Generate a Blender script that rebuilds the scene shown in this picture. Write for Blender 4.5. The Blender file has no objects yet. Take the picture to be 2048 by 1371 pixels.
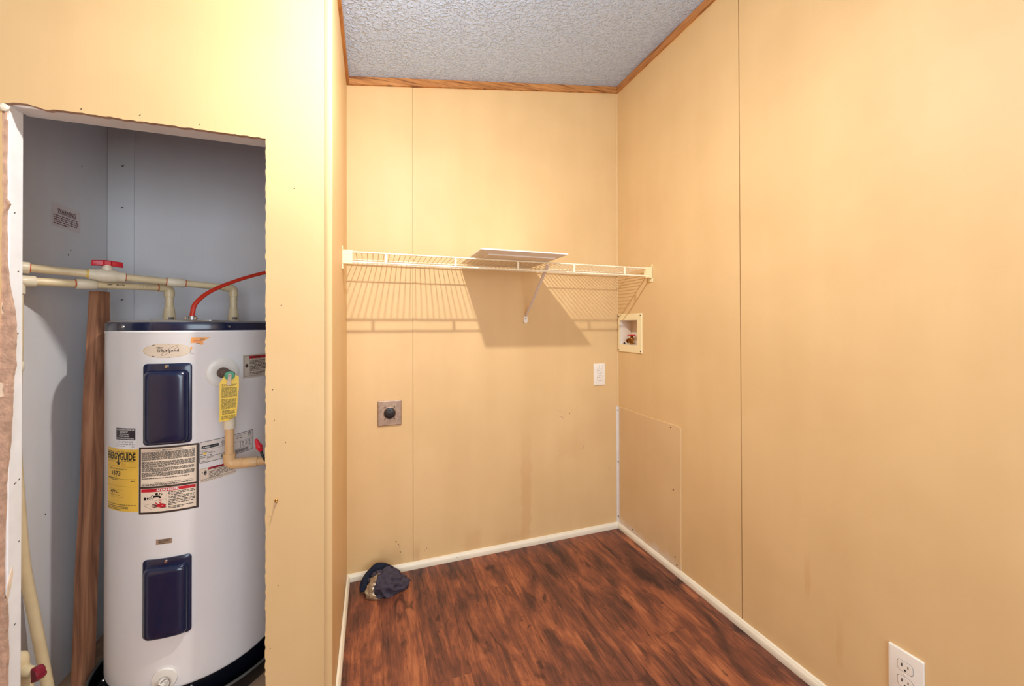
import bpy, bmesh, math, random
from mathutils import Vector, Matrix, noise as mnoise

random.seed(7)
PI = math.pi
scene = bpy.context.scene
COL = scene.collection

# ------------------------------------------------------------------ camera
S = .96
W = 1.381            # width of the laundry nook; origin = its back right floor corner
D = .68              # depth of the nook (front wall face at y = -D)
yaw, pitch, roll = math.radians(19.435), math.radians(.3405), math.radians(-.158)
fw = Vector((math.sin(yaw)*math.cos(pitch), math.cos(yaw)*math.cos(pitch), math.sin(pitch)))
rt = Vector((math.cos(yaw), -math.sin(yaw), 0)); up = rt.cross(fw)
r2 = math.cos(roll)*rt + math.sin(roll)*up
u2 = -math.sin(roll)*rt + math.cos(roll)*up
cam_d = bpy.data.cameras.new('camera'); cam = bpy.data.objects.new('camera', cam_d); COL.objects.link(cam)
cam_d.sensor_width = 36; cam_d.sensor_fit = 'HORIZONTAL'; cam_d.lens = 788.97/2048*36
cam_d.shift_y = -37.93/2048; cam_d.clip_start = .02
m = Matrix((r2, u2, -fw)).transposed().to_4x4()
m.translation = Vector((-1.327*S, -1.934*S, 1.1491*S))
cam.matrix_world = m
scene.camera = cam

# ------------------------------------------------------------------ light and exposure
BULB = Vector((-1.094, -1.067, 2.08))
BULB_STRENGTH = 4700.0
world = bpy.data.worlds.new('world'); scene.world = world; world.use_nodes = True
bg = world.node_tree.nodes['Background']; bg.inputs[0].default_value = (.80, .88, 1, 1); bg.inputs[1].default_value = 1.0
FILL_WIN = (-1.75, -.08, .55, 2.0); ROOM_Y = -3.4; ROOM_X = -2.75  # extent of the added window behind the camera
wl = bpy.data.lights.new('added_window_fill', 'AREA'); wl.shape = 'RECTANGLE'  # added area lamp behind the camera: cool fill through an assumed window
wl.size = FILL_WIN[1]-FILL_WIN[0]; wl.size_y = FILL_WIN[3]-FILL_WIN[2]; wl.energy = 40; wl.color = (.78, .90, 1)
wlo = bpy.data.objects.new('added_window_fill', wl); COL.objects.link(wlo)
wlo.location = ((FILL_WIN[0]+FILL_WIN[1])/2, ROOM_Y-.02, (FILL_WIN[2]+FILL_WIN[3])/2); wlo.rotation_euler = (PI/2, 0, 0)
vs = scene.view_settings
vs.view_transform = 'Standard'; vs.look = 'None'; vs.gamma = 1; vs.use_curve_mapping = False; vs.exposure = 0.04

# ------------------------------------------------------------------ helpers
def lin(r, g, b):
    f = lambda c: (c/255/12.92) if c/255 <= .04045 else ((c/255+.055)/1.055)**2.4
    return (f(r), f(g), f(b), 1)

MATS = {}
def newmat(name):
    mt = bpy.data.materials.new(name); mt.use_nodes = True; MATS[name] = mt
    return mt, mt.node_tree.nodes, mt.node_tree.links, mt.node_tree.nodes['Principled BSDF']

def N(nodes, typ, **kw):
    n = nodes.new(typ)
    for k, v in kw.items():
        if k in n.inputs: n.inputs[k].default_value = v
        else: setattr(n, k, v)
    return n

def ramp(nodes, stops, interp='LINEAR'):
    r = nodes.new('ShaderNodeValToRGB'); r.color_ramp.interpolation = interp
    e = r.color_ramp.elements
    while len(e) < len(stops): e.new(.5)
    for el, (p, c) in zip(e, stops): el.position = p; el.color = c
    return r

def simple(name, rgb, rough=.5, metal=0, var=.06, scale=30, bump=0, bscale=200, coat=0, stretch=(1, 1, 1), spec=.5):
    mt, nd, lk, p = newmat(name)
    tc = N(nd, 'ShaderNodeTexCoord'); mp = N(nd, 'ShaderNodeMapping'); mp.inputs['Scale'].default_value = stretch
    lk.new(tc.outputs['Object'], mp.inputs[0])
    nz = N(nd, 'ShaderNodeTexNoise', Scale=scale, Detail=4.0); lk.new(mp.outputs[0], nz.inputs['Vector'])
    c = lin(*rgb)
    a = tuple(x*(1-var) for x in c[:3])+(1,); b = tuple(min(1, x*(1+var)) for x in c[:3])+(1,)
    rp = ramp(nd, [(.3, a), (.7, b)]); lk.new(nz.outputs[0], rp.inputs[0]); lk.new(rp.outputs[0], p.inputs['Base Color'])
    p.inputs['Roughness'].default_value = rough; p.inputs['Metallic'].default_value = metal
    p.inputs['Specular IOR Level'].default_value = spec
    if coat: p.inputs['Coat Weight'].default_value = coat; p.inputs['Coat Roughness'].default_value = .12
    if bump:
        n2 = N(nd, 'ShaderNodeTexNoise', Scale=bscale, Detail=3.0); lk.new(mp.outputs[0], n2.inputs['Vector'])
        bp = N(nd, 'ShaderNodeBump', Strength=bump, Distance=.002); lk.new(n2.outputs[0], bp.inputs['Height'])
        lk.new(bp.outputs[0], p.inputs['Normal'])
    return mt

def pos_node(nd):
    return N(nd, 'ShaderNodeNewGeometry').outputs['Position']

def mathn(nd, lk, op, a, b=None, clamp=False):
    n = nd.new('ShaderNodeMath'); n.operation = op; n.use_clamp = clamp
    for i, v in enumerate((a, b)):
        if v is None: continue
        if isinstance(v, (int, float)): n.inputs[i].default_value = v
        else: lk.new(v, n.inputs[i])
    return n.outputs[0]

def smoothband(nd, lk, val, a, b):
    n = nd.new('ShaderNodeMapRange'); n.interpolation_type = 'SMOOTHSTEP'
    lk.new(val, n.inputs[0]); n.inputs[1].default_value = a; n.inputs[2].default_value = b
    return n.outputs[0]

def wall_paint(name, rgb, rough=.5, stains=(), dirt=.05, streak=.03, ripple=.12):
    """painted vinyl panel: faint vertical ripples, slight blotches and shaped stains (x/y axis centre, half width, z0, z1, axis, strength)"""
    mt, nd, lk, p = newmat(name)
    P = pos_node(nd); sp = N(nd, 'ShaderNodeSeparateXYZ'); lk.new(P, sp.inputs[0])
    mp = N(nd, 'ShaderNodeMapping'); mp.inputs['Scale'].default_value = (1, 1, .12); lk.new(P, mp.inputs[0])
    n1 = N(nd, 'ShaderNodeTexNoise', Scale=9.0, Detail=5.0); lk.new(mp.outputs[0], n1.inputs['Vector'])
    n2 = N(nd, 'ShaderNodeTexNoise', Scale=2.5, Detail=6.0); lk.new(P, n2.inputs['Vector'])
    c = lin(*rgb); dk = (c[0]*(1-streak), c[1]*(1-streak*1.3), c[2]*(1-streak*1.8), 1)
    rp = ramp(nd, [(.35, dk), (.65, c)]); lk.new(n1.outputs[0], rp.inputs[0])
    col = rp.outputs[0]
    mx = nd.new('ShaderNodeMix'); mx.data_type = 'RGBA'; mx.blend_type = 'MULTIPLY'
    r2_ = ramp(nd, [(.4, (1-dirt, 1-dirt*1.3, 1-dirt*1.7, 1)), (.6, (1, 1, 1, 1))]); lk.new(n2.outputs[0], r2_.inputs[0])
    mx.inputs['Factor'].default_value = 1; lk.new(col, mx.inputs['A']); lk.new(r2_.outputs[0], mx.inputs['B']); col = mx.outputs['Result']
    n3 = N(nd, 'ShaderNodeTexNoise', Scale=14.0, Detail=4.0); lk.new(P, n3.inputs['Vector'])
    for (cx_, hw, z0, z1, ax, st, tint) in stains:
        a = mathn(nd, lk, 'ABSOLUTE', mathn(nd, lk, 'SUBTRACT', mathn(nd, lk, 'ADD', sp.outputs[ax], mathn(nd, lk, 'MULTIPLY', mathn(nd, lk, 'SUBTRACT', n3.outputs[0], .5), hw*1.4)), cx_))
        fx = smoothband(nd, lk, a, hw, hw*.45)
        zz = mathn(nd, lk, 'ADD', sp.outputs['Z'], mathn(nd, lk, 'MULTIPLY', mathn(nd, lk, 'SUBTRACT', n3.outputs[0], .5), .08))
        fz = mathn(nd, lk, 'MULTIPLY', smoothband(nd, lk, zz, z1, z0+(z1-z0)*.3), smoothband(nd, lk, zz, z0-.03, z0+.03))
        f = mathn(nd, lk, 'MULTIPLY', mathn(nd, lk, 'MULTIPLY', fx, fz), st)
        m2 = nd.new('ShaderNodeMix'); m2.data_type = 'RGBA'; lk.new(f, m2.inputs['Factor']); lk.new(col, m2.inputs['A'])
        m2.inputs['B'].default_value = lin(*tint); col = m2.outputs['Result']
    lk.new(col, p.inputs['Base Color'])
    p.inputs['Roughness'].default_value = rough; p.inputs['Specular IOR Level'].default_value = .35
    mp2 = N(nd, 'ShaderNodeMapping'); mp2.inputs['Scale'].default_value = (1, 1, .03); lk.new(P, mp2.inputs[0])
    nb = N(nd, 'ShaderNodeTexNoise', Scale=90.0, Detail=2.0); lk.new(mp2.outputs[0], nb.inputs['Vector'])
    nb2 = N(nd, 'ShaderNodeTexNoise', Scale=260.0, Detail=2.0); lk.new(P, nb2.inputs['Vector'])
    sm = mathn(nd, lk, 'ADD', nb.outputs[0], mathn(nd, lk, 'MULTIPLY', nb2.outputs[0], .35))
    bp = N(nd, 'ShaderNodeBump', Strength=ripple, Distance=.0015); lk.new(sm, bp.inputs['Height']); lk.new(bp.outputs[0], p.inputs['Normal'])
    return mt

ORG = {}
def finish(name, bm, mats, parent=None, smooth=False, loc=None, recalc=True):
    """link the bmesh (built in world coordinates) as ONE mesh object; with a parent it is stored relative to the parent's place"""
    base = ORG.get(parent.name, Vector()) if parent else (Vector(loc) if loc else Vector())
    if recalc: bmesh.ops.recalc_face_normals(bm, faces=bm.faces)
    bmesh.ops.translate(bm, verts=bm.verts, vec=-base)
    me = bpy.data.meshes.new(name); bm.to_mesh(me); bm.free()
    if not isinstance(mats, (list, tuple)): mats = [mats]
    for x in mats: me.materials.append(MATS[x] if isinstance(x, str) else x)
    for f in me.polygons: f.use_smooth = bool(smooth)
    if smooth is not True and smooth: me.set_sharp_from_angle(angle=smooth)
    o = bpy.data.objects.new(name, me); COL.objects.link(o)
    if parent: o.parent = parent
    else: o.location = base
    ORG[o.name] = base
    return o

def thing(name, label, cat, loc, group=None):
    o = bpy.data.objects.new(name, None); COL.objects.link(o); o.location = loc; o.empty_display_size = .05
    o['label'] = label; o['category'] = cat
    if group: o['group'] = group
    ORG[o.name] = Vector(loc)
    return o
def tag(o, label, cat, group=None):
    o['label'] = label; o['category'] = cat
    if group: o['group'] = group
    return o
def struct(o, label, cat):
    o['kind'] = 'structure'; o['label'] = label; o['category'] = cat
    return o
SM = math.radians(40)

def BM(): return bmesh.new()
def box(bm, x0, x1, y0, y1, z0, z1, bevel=0, mi=0):
    vs_ = [bm.verts.new((x, y, z)) for x in (x0, x1) for y in (y0, y1) for z in (z0, z1)]
    fs = []
    for q in ((0, 1, 3, 2), (4, 6, 7, 5), (0, 4, 5, 1), (2, 3, 7, 6), (0, 2, 6, 4), (1, 5, 7, 3)):
        f = bm.faces.new([vs_[i] for i in q]); f.material_index = mi; fs.append(f)
    bmesh.ops.recalc_face_normals(bm, faces=fs)
    if bevel:
        es = list({e for f in fs for e in f.edges})
        bmesh.ops.bevel(bm, geom=es, offset=bevel, segments=2, profile=.5, affect='EDGES', clamp_overlap=True)
    return bm

def frame(t, ref=None):
    t = Vector(t).normalized()
    r = ref if ref else (Vector((0, 0, 1)) if abs(t.z) < .9 else Vector((1, 0, 0)))
    a = (r - t*r.dot(t)).normalized(); b = t.cross(a)
    return a, b

def sweep(bm, pts, rad, seg=14, caps=True, mi=0, flat=1.0):
    pts = [Vector(p) for p in pts]; n = len(pts)
    rads = rad if isinstance(rad, (list, tuple)) else [rad]*n
    rings = []; a = None
    for i, p in enumerate(pts):
        t = (pts[min(i+1, n-1)]-pts[max(i-1, 0)]).normalized()
        if a is None: a, b = frame(t)
        else:
            a = (a - t*a.dot(t)).normalized(); b = t.cross(a)
        rings.append([bm.verts.new(p + rads[i]*(math.cos(2*PI*k/seg)*a + flat*math.sin(2*PI*k/seg)*b)) for k in range(seg)])
    for r0, r1 in zip(rings, rings[1:]):
        for k in range(seg):
            f = bm.faces.new((r0[k], r0[(k+1) % seg], r1[(k+1) % seg], r1[k])); f.material_index = mi
    if caps:
        f = bm.faces.new(rings[0][::-1]); f.material_index = mi
        f = bm.faces.new(rings[-1]); f.material_index = mi
    return bm

def catmull(pts, n=8):
    pts = [Vector(p) for p in pts]; out = []
    P = [pts[0]*2-pts[1]] + pts + [pts[-1]*2-pts[-2]]
    for i in range(1, len(P)-2):
        for k in range(n):
            t = k/n; a, b, c, d = P[i-1], P[i], P[i+1], P[i+2]
            out.append(.5*((2*b)+(c-a)*t+(2*a-5*b+4*c-d)*t*t+(3*b-a-3*c+d)*t**3))
    return out+[pts[-1]]

def lathe(bm, o, axis, prof, seg=32, mi=0):
    """prof: (radius, height along the axis); closes at radius 0"""
    o = Vector(o); ax = Vector(axis).normalized(); a, b = frame(ax); rings = []
    for r, h in prof:
        if r <= 1e-6: rings.append([bm.verts.new(o+ax*h)])
        else: rings.append([bm.verts.new(o+ax*h+r*(math.cos(2*PI*k/seg)*a+math.sin(2*PI*k/seg)*b)) for k in range(seg)])
    for r0, r1 in zip(rings, rings[1:]):
        for k in range(seg):
            k2 = (k+1) % seg
            if len(r0) == 1 and len(r1) == 1: continue
            if len(r0) == 1: vs_ = (r0[0], r1[k2], r1[k])
            elif len(r1) == 1: vs_ = (r0[k], r0[k2], r1[0])
            else: vs_ = (r0[k], r0[k2], r1[k2], r1[k])
            f = bm.faces.new(vs_); f.material_index = mi
    return bm

def rr(u0, u1, v0, v1, rad, cs=5, es=1):
    """rounded rectangle loop, corner segments cs, horizontal edges split in es"""
    L = []
    def arc(cx_, cy_, a0):
        for k in range(cs+1):
            a = a0+PI/2*k/cs; L.append((cx_+rad*math.cos(a), cy_+rad*math.sin(a)))
    def edge(p, q):
        for k in range(1, es): L.append((p[0]+(q[0]-p[0])*k/es, p[1]+(q[1]-p[1])*k/es))
    arc(u1-rad, v1-rad, 0); edge((u1-rad, v1), (u0+rad, v1)); arc(u0+rad, v1-rad, PI/2)
    arc(u0+rad, v0+rad, PI); edge((u0+rad, v0), (u1-rad, v0)); arc(u1-rad, v0+rad, 1.5*PI)
    return L

def pillow(bm, mp, loops, cap=1, mi=0):
    """loops: list of (loop of (u,v), w); bridged and capped; cap>1 shrinks the last loop towards its centre in that many steps"""
    if cap > 1:
        L, w = loops[-1]; cu = sum(p[0] for p in L)/len(L); cv = sum(p[1] for p in L)/len(L)
        loops = list(loops)
        for k in range(1, cap):
            s = 1-k/cap; loops.append(([(cu+(p[0]-cu)*s, cv+(p[1]-cv)*s) for p in L], w))
    rings = [[bm.verts.new(mp(u, v, w)) for u, v in L] for L, w in loops]; n = len(rings[0])
    for r0, r1 in zip(rings, rings[1:]):
        for k in range(n):
            f = bm.faces.new((r0[k], r0[(k+1) % n], r1[(k+1) % n], r1[k])); f.material_index = mi
    f = bm.faces.new(rings[-1]); f.material_index = mi
    return bm

_txt = {}
def text2d(s, bold=0.0):
    key = (s, bold)
    if key not in _txt:
        cu = bpy.data.curves.new('lettering', 'FONT'); cu.body = s; cu.size = 1; cu.resolution_u = 3; cu.offset = bold
        cu.fill_mode = 'BOTH' if hasattr(cu, 'fill_mode') and cu.dimensions == '3D' else 'FRONT'
        ob = bpy.data.objects.new('lettering', cu); COL.objects.link(ob)
        bpy.context.view_layer.update()
        me = bpy.data.meshes.new_from_object(ob.evaluated_get(bpy.context.evaluated_depsgraph_get()))
        _txt[key] = ([(v.co.x, v.co.y) for v in me.vertices], [tuple(p.vertices) for p in me.polygons])
        bpy.data.objects.remove(ob); bpy.data.curves.remove(cu); bpy.data.meshes.remove(me)
    return _txt[key]

class Sheet:
    """flat print laid on a surface through mp(u, v, w)"""
    def __init__(s, mp, w0=.0004, dw=.0002, step=.006): s.bm = BM(); s.mp = mp; s.w0 = w0; s.dw = dw; s.step = step
    def w(s, layer): return s.w0+s.dw*layer
    def face(s, pts, mi, layer):
        f = s.bm.faces.new([s.bm.verts.new(s.mp(u, v, s.w(layer))) for u, v in pts]); f.material_index = mi
    def rect(s, u0, v0, u1, v1, mi=0, layer=0):
        n = max(1, int(abs(u1-u0)/s.step+.5))
        lo = [s.bm.verts.new(s.mp(u0+(u1-u0)*k/n, v0, s.w(layer))) for k in range(n+1)]
        hi = [s.bm.verts.new(s.mp(u0+(u1-u0)*k/n, v1, s.w(layer))) for k in range(n+1)]
        for k in range(n):
            f = s.bm.faces.new((lo[k], lo[k+1], hi[k+1], hi[k])); f.material_index = mi
    def frame(s, u0, v0, u1, v1, t, mi, layer):
        s.rect(u0, v0, u1, v0+t, mi, layer); s.rect(u0, v1-t, u1, v1, mi, layer)
        s.rect(u0, v0+t, u0+t, v1-t, mi, layer); s.rect(u1-t, v0+t, u1, v1-t, mi, layer)
    def strip(s, pts, t, mi, layer, closed=False):
        n = len(pts); L = []
        for i, p in enumerate(pts):
            a = pts[(i-1) % n] if (closed or i > 0) else p; b = pts[(i+1) % n] if (closed or i < n-1) else p
            d = Vector((b[0]-a[0], b[1]-a[1])); d = d.normalized() if d.length else Vector((1, 0))
            tt = t(i/(n-1)) if callable(t) else t
            L.append(((p[0]-d.y*tt/2, p[1]+d.x*tt/2), (p[0]+d.y*tt/2, p[1]-d.x*tt/2)))
        for i in range(n if closed else n-1):
            q = L[(i+1) % n]; s.face([L[i][1], q[1], q[0], L[i][0]], mi, layer)
    def disc(s, u, v, ru, rv, mi, layer, n=20):
        s.face([(u+ru*math.cos(2*PI*k/n), v+rv*math.sin(2*PI*k/n)) for k in range(n)], mi, layer)
    def ring(s, u, v, ru, rv, t, mi, layer, n=24, ti=None):
        ti = ti or t
        for k in range(n):
            a, b = 2*PI*k/n, 2*PI*(k+1)/n
            s.face([(u+ru*math.cos(a), v+rv*math.sin(a)), (u+ru*math.cos(b), v+rv*math.sin(b)),
                    (u+(ru-t)*math.cos(b), v+(rv-ti)*math.sin(b)), (u+(ru-t)*math.cos(a), v+(rv-ti)*math.sin(a))], mi, layer)
    def text(s, body, u, v, h, mi, layer, width=None, align='C', bold=0):
        """cap height h, baseline v; squeezed to width when given"""
        V, F = text2d(body, bold)
        x0 = min(p[0] for p in V); x1 = max(p[0] for p in V)
        sy = h/.69; sx = sy if width is None else width/(x1-x0)
        off = {'C': -(x0+x1)/2, 'L': -x0, 'R': -x1}[align]
        vv = [s.bm.verts.new(s.mp(u+(x+off)*sx, v+y*sy, s.w(layer))) for x, y in V]
        for f in F:
            try: ff = s.bm.faces.new([vv[i] for i in f]); ff.material_index = mi
            except ValueError: pass
    def lines(s, u0, u1, v1, rows, pitch, h, mi, layer, seed=1, last=1.0, wmin=.003, wmax=.012, gap=.0016):
        """rows of print too small to read, as the short bars they show as"""
        rg = random.Random(seed)
        for r in range(rows):
            end = u1 if r < rows-1 else u0+(u1-u0)*last
            u = u0
            while u < end-.002:
                w_ = rg.uniform(wmin, wmax); e = min(end, u+w_)
                s.rect(u, v1-r*pitch-h, e, v1-r*pitch, mi, layer); u = e+gap
    def done(s, name, mats, parent): return finish(name, s.bm, mats, parent, recalc=False)

def plane_map(o, eu, ev):
    o = Vector(o); eu = Vector(eu).normalized(); ev = Vector(ev).normalized(); n = eu.cross(ev)
    return lambda u, v, w: o+eu*u+ev*v+n*w

# ------------------------------------------------------------------ materials
YEL = (227, 192, 140)
wall_paint('paint', YEL)
wall_paint('paint_back', YEL, stains=[(-.545, .035, .04, .72, 'X', .30, (196, 138, 84)), (-.30, .09, .42, .60, 'X', .16, (205, 150, 96)),
                                      (-.82, .05, .03, .16, 'X', .2, (190, 140, 92)), (-.62, .10, .02, .10, 'X', .2, (185, 136, 90)),
                                      (-1.20, .07, .03, .15, 'X', .22, (170, 126, 86)), (-1.085, .02, .03, .13, 'X', .25, (176, 130, 88))])
wall_paint('paint_right', YEL, stains=[(-1.0, .012, .27, .42, 'Y', .22, (200, 140, 84)), (-1.09, .012, .12, .3, 'Y', .16, (196, 140, 88))])
wall_paint('patch_paint', (224, 191, 144), stains=[(-.24, .30, .0, .075, 'Y', .75, (232, 222, 212))], dirt=.06)
wall_paint('closet_grey', (234, 233, 236), rough=.34, dirt=.05, streak=.02, ripple=.2)
wall_paint('closet_strip', (234, 235, 239), rough=.34, dirt=.04, streak=.02, ripple=.12)
simple('jamb_white', (248, 244, 242), .5, var=.05, scale=18, bump=.15, bscale=90)
simple('torn_core', (196, 160, 136), .9, var=.22, scale=55, bump=.8, bscale=160)
simple('torn_face', (240, 216, 188), .9, var=.15, scale=40, bump=.6, bscale=120)
simple('trim_white', (238, 228, 206), .38, var=.04, scale=12)
simple('bare_white', (226, 216, 206), .5, var=.05, scale=25)
simple('caulk', (236, 226, 206), .4, var=.03)
simple('plastic_white', (240, 232, 220), .32, var=.02)
simple('outlet_face', (244, 236, 224), .28, var=.02)
simple('dark_hole', (30, 22, 18), .6, var=.1)
simple('plastic_ivory', (246, 228, 180), .4, var=.02)
simple('shelf_vinyl', (250, 236, 206), .35, var=.02)
simple('panel_white', (240, 232, 224), .45, var=.03)
simple('heater_white', (246, 241, 238), .28, var=.012, scale=6, coat=.25)
simple('navy', (17, 27, 58), .22, var=.06, scale=6, coat=.5)
simple('navy_dark', (12, 16, 26), .3, var=.1)
simple('lid_grey', (150, 144, 138), .45, metal=.4, var=.08)
simple('galvanised', (176, 174, 170), .38, metal=.85, var=.12, scale=60)
simple('chrome', (215, 212, 208), .18, metal=1, var=.04)
simple('screw_dark', (70, 58, 48), .5, metal=.6)
simple('cpvc', (232, 210, 168), .38, var=.04, scale=30)
simple('cpvc_light', (240, 226, 198), .36, var=.03)
simple('glue_orange', (210, 96, 52), .4, var=.1)
simple('glue_yellow', (236, 196, 84), .4, var=.1)
simple('red_plastic', (214, 30, 48), .35, var=.04)
simple('maroon_plastic', (128, 26, 44), .35, var=.06)
simple('red_cable', (214, 54, 30), .35, var=.03)
simple('black_cable', (22, 22, 24), .4)
simple('pan_black', (14, 15, 17), .3, var=.2)
simple('pan_rim', (92, 92, 86), .4, var=.2)
simple('brass', (176, 130, 66), .28, metal=1, var=.12)
simple('copper_cap', (140, 84, 50), .35, metal=.6, var=.15)
simple('foam_brown', (108, 88, 76), .8, var=.15)
simple('green_disc', (26, 142, 88), .35, var=.12, scale=80)
simple('steel_dirty', (168, 142, 122), .42, metal=.55, var=.2, scale=60, bump=.2, bscale=100)
simple('socket_black', (34, 26, 26), .35)
simple('cloth_slate', (72, 66, 76), .95, var=.12, scale=60, bump=.4, bscale=600, spec=.15)
simple('cloth_navy', (34, 38, 52), .95, var=.15, scale=60, bump=.4, bscale=600, spec=.15)
simple('sequin', (236, 214, 186), .22, metal=.7, var=.3, scale=70, bump=1.0, bscale=120)
simple('porcelain', (238, 236, 230), .25)
simple('plywood_dust', (186, 152, 122), .85, var=.25, scale=14, bump=.4, bscale=60)
# printed labels
simple('print_black', (26, 22, 22), .45); simple('print_brown', (64, 46, 38), .5); simple('print_grey', (140, 128, 122), .5)
simple('print_red', (196, 26, 44), .4); simple('print_maroon', (112, 40, 44), .5); simple('print_white', (240, 236, 230), .4)
simple('label_cream', (236, 214, 190), .4, var=.015); simple('label_yellow', (246, 196, 74), .42, var=.02)
simple('label_white', (226, 214, 204), .35, var=.015); simple('label_clear', (150, 138, 132), .35, var=.02)
simple('label_orange', (252, 164, 58), .42, var=.05); simple('badge_tan', (216, 196, 174), .32, var=.03)
simple('badge_rim', (214, 186, 140), .35); simple('tag_yellow', (250, 206, 54), .4, var=.03); simple('tag_ink', (120, 100, 24), .5)
simple('label_dull', (176, 150, 126), .35, metal=.3)

def oak():
    mt, nd, lk, p = newmat('oak')
    P = pos_node(nd); sp = N(nd, 'ShaderNodeSeparateXYZ'); lk.new(P, sp.inputs[0])
    along = mathn(nd, lk, 'ADD', sp.outputs['X'], sp.outputs['Y'])
    cb = N(nd, 'ShaderNodeCombineXYZ'); lk.new(mathn(nd, lk, 'MULTIPLY', along, 3.0), cb.inputs[0]); lk.new(mathn(nd, lk, 'MULTIPLY', sp.outputs['Z'], 60.0), cb.inputs[1])
    nz = N(nd, 'ShaderNodeTexNoise', Scale=1.6, Detail=6.0, Distortion=1.2); lk.new(cb.outputs[0], nz.inputs['Vector'])
    rp = ramp(nd, [(.32, lin(128, 76, 36)), (.5, lin(186, 124, 66)), (.68, lin(204, 144, 84))]); lk.new(nz.outputs[0], rp.inputs[0])
    lk.new(rp.outputs[0], p.inputs['Base Color']); p.inputs['Roughness'].default_value = .45
oak()

def stud_wood():
    mt, nd, lk, p = newmat('stud_wood')
    tc = N(nd, 'ShaderNodeTexCoord'); mp = N(nd, 'ShaderNodeMapping'); mp.inputs['Scale'].default_value = (22, 22, 1.5)
    lk.new(tc.outputs['Object'], mp.inputs[0])
    nz = N(nd, 'ShaderNodeTexNoise', Scale=1.8, Detail=7.0, Distortion=.8); lk.new(mp.outputs[0], nz.inputs['Vector'])
    rp = ramp(nd, [(.3, lin(112, 72, 52)), (.5, lin(170, 116, 84)), (.7, lin(196, 144, 106))]); lk.new(nz.outputs[0], rp.inputs[0])
    mp2 = N(nd, 'ShaderNodeMapping'); mp2.inputs['Scale'].default_value = (1, 1, .35); lk.new(tc.outputs['Object'], mp2.inputs[0])
    vo = N(nd, 'ShaderNodeTexVoronoi', Scale=9.0); lk.new(mp2.outputs[0], vo.inputs['Vector'])
    k = smoothband(nd, lk, vo.outputs['Distance'], .16, .06)
    mx = nd.new('ShaderNodeMix'); mx.data_type = 'RGBA'; lk.new(k, mx.inputs['Factor']); lk.new(rp.outputs[0], mx.inputs['A'])
    mx.inputs['B'].default_value = lin(72, 42, 32); lk.new(mx.outputs['Result'], p.inputs['Base Color'])
    p.inputs['Roughness'].default_value = .75
stud_wood()

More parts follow.
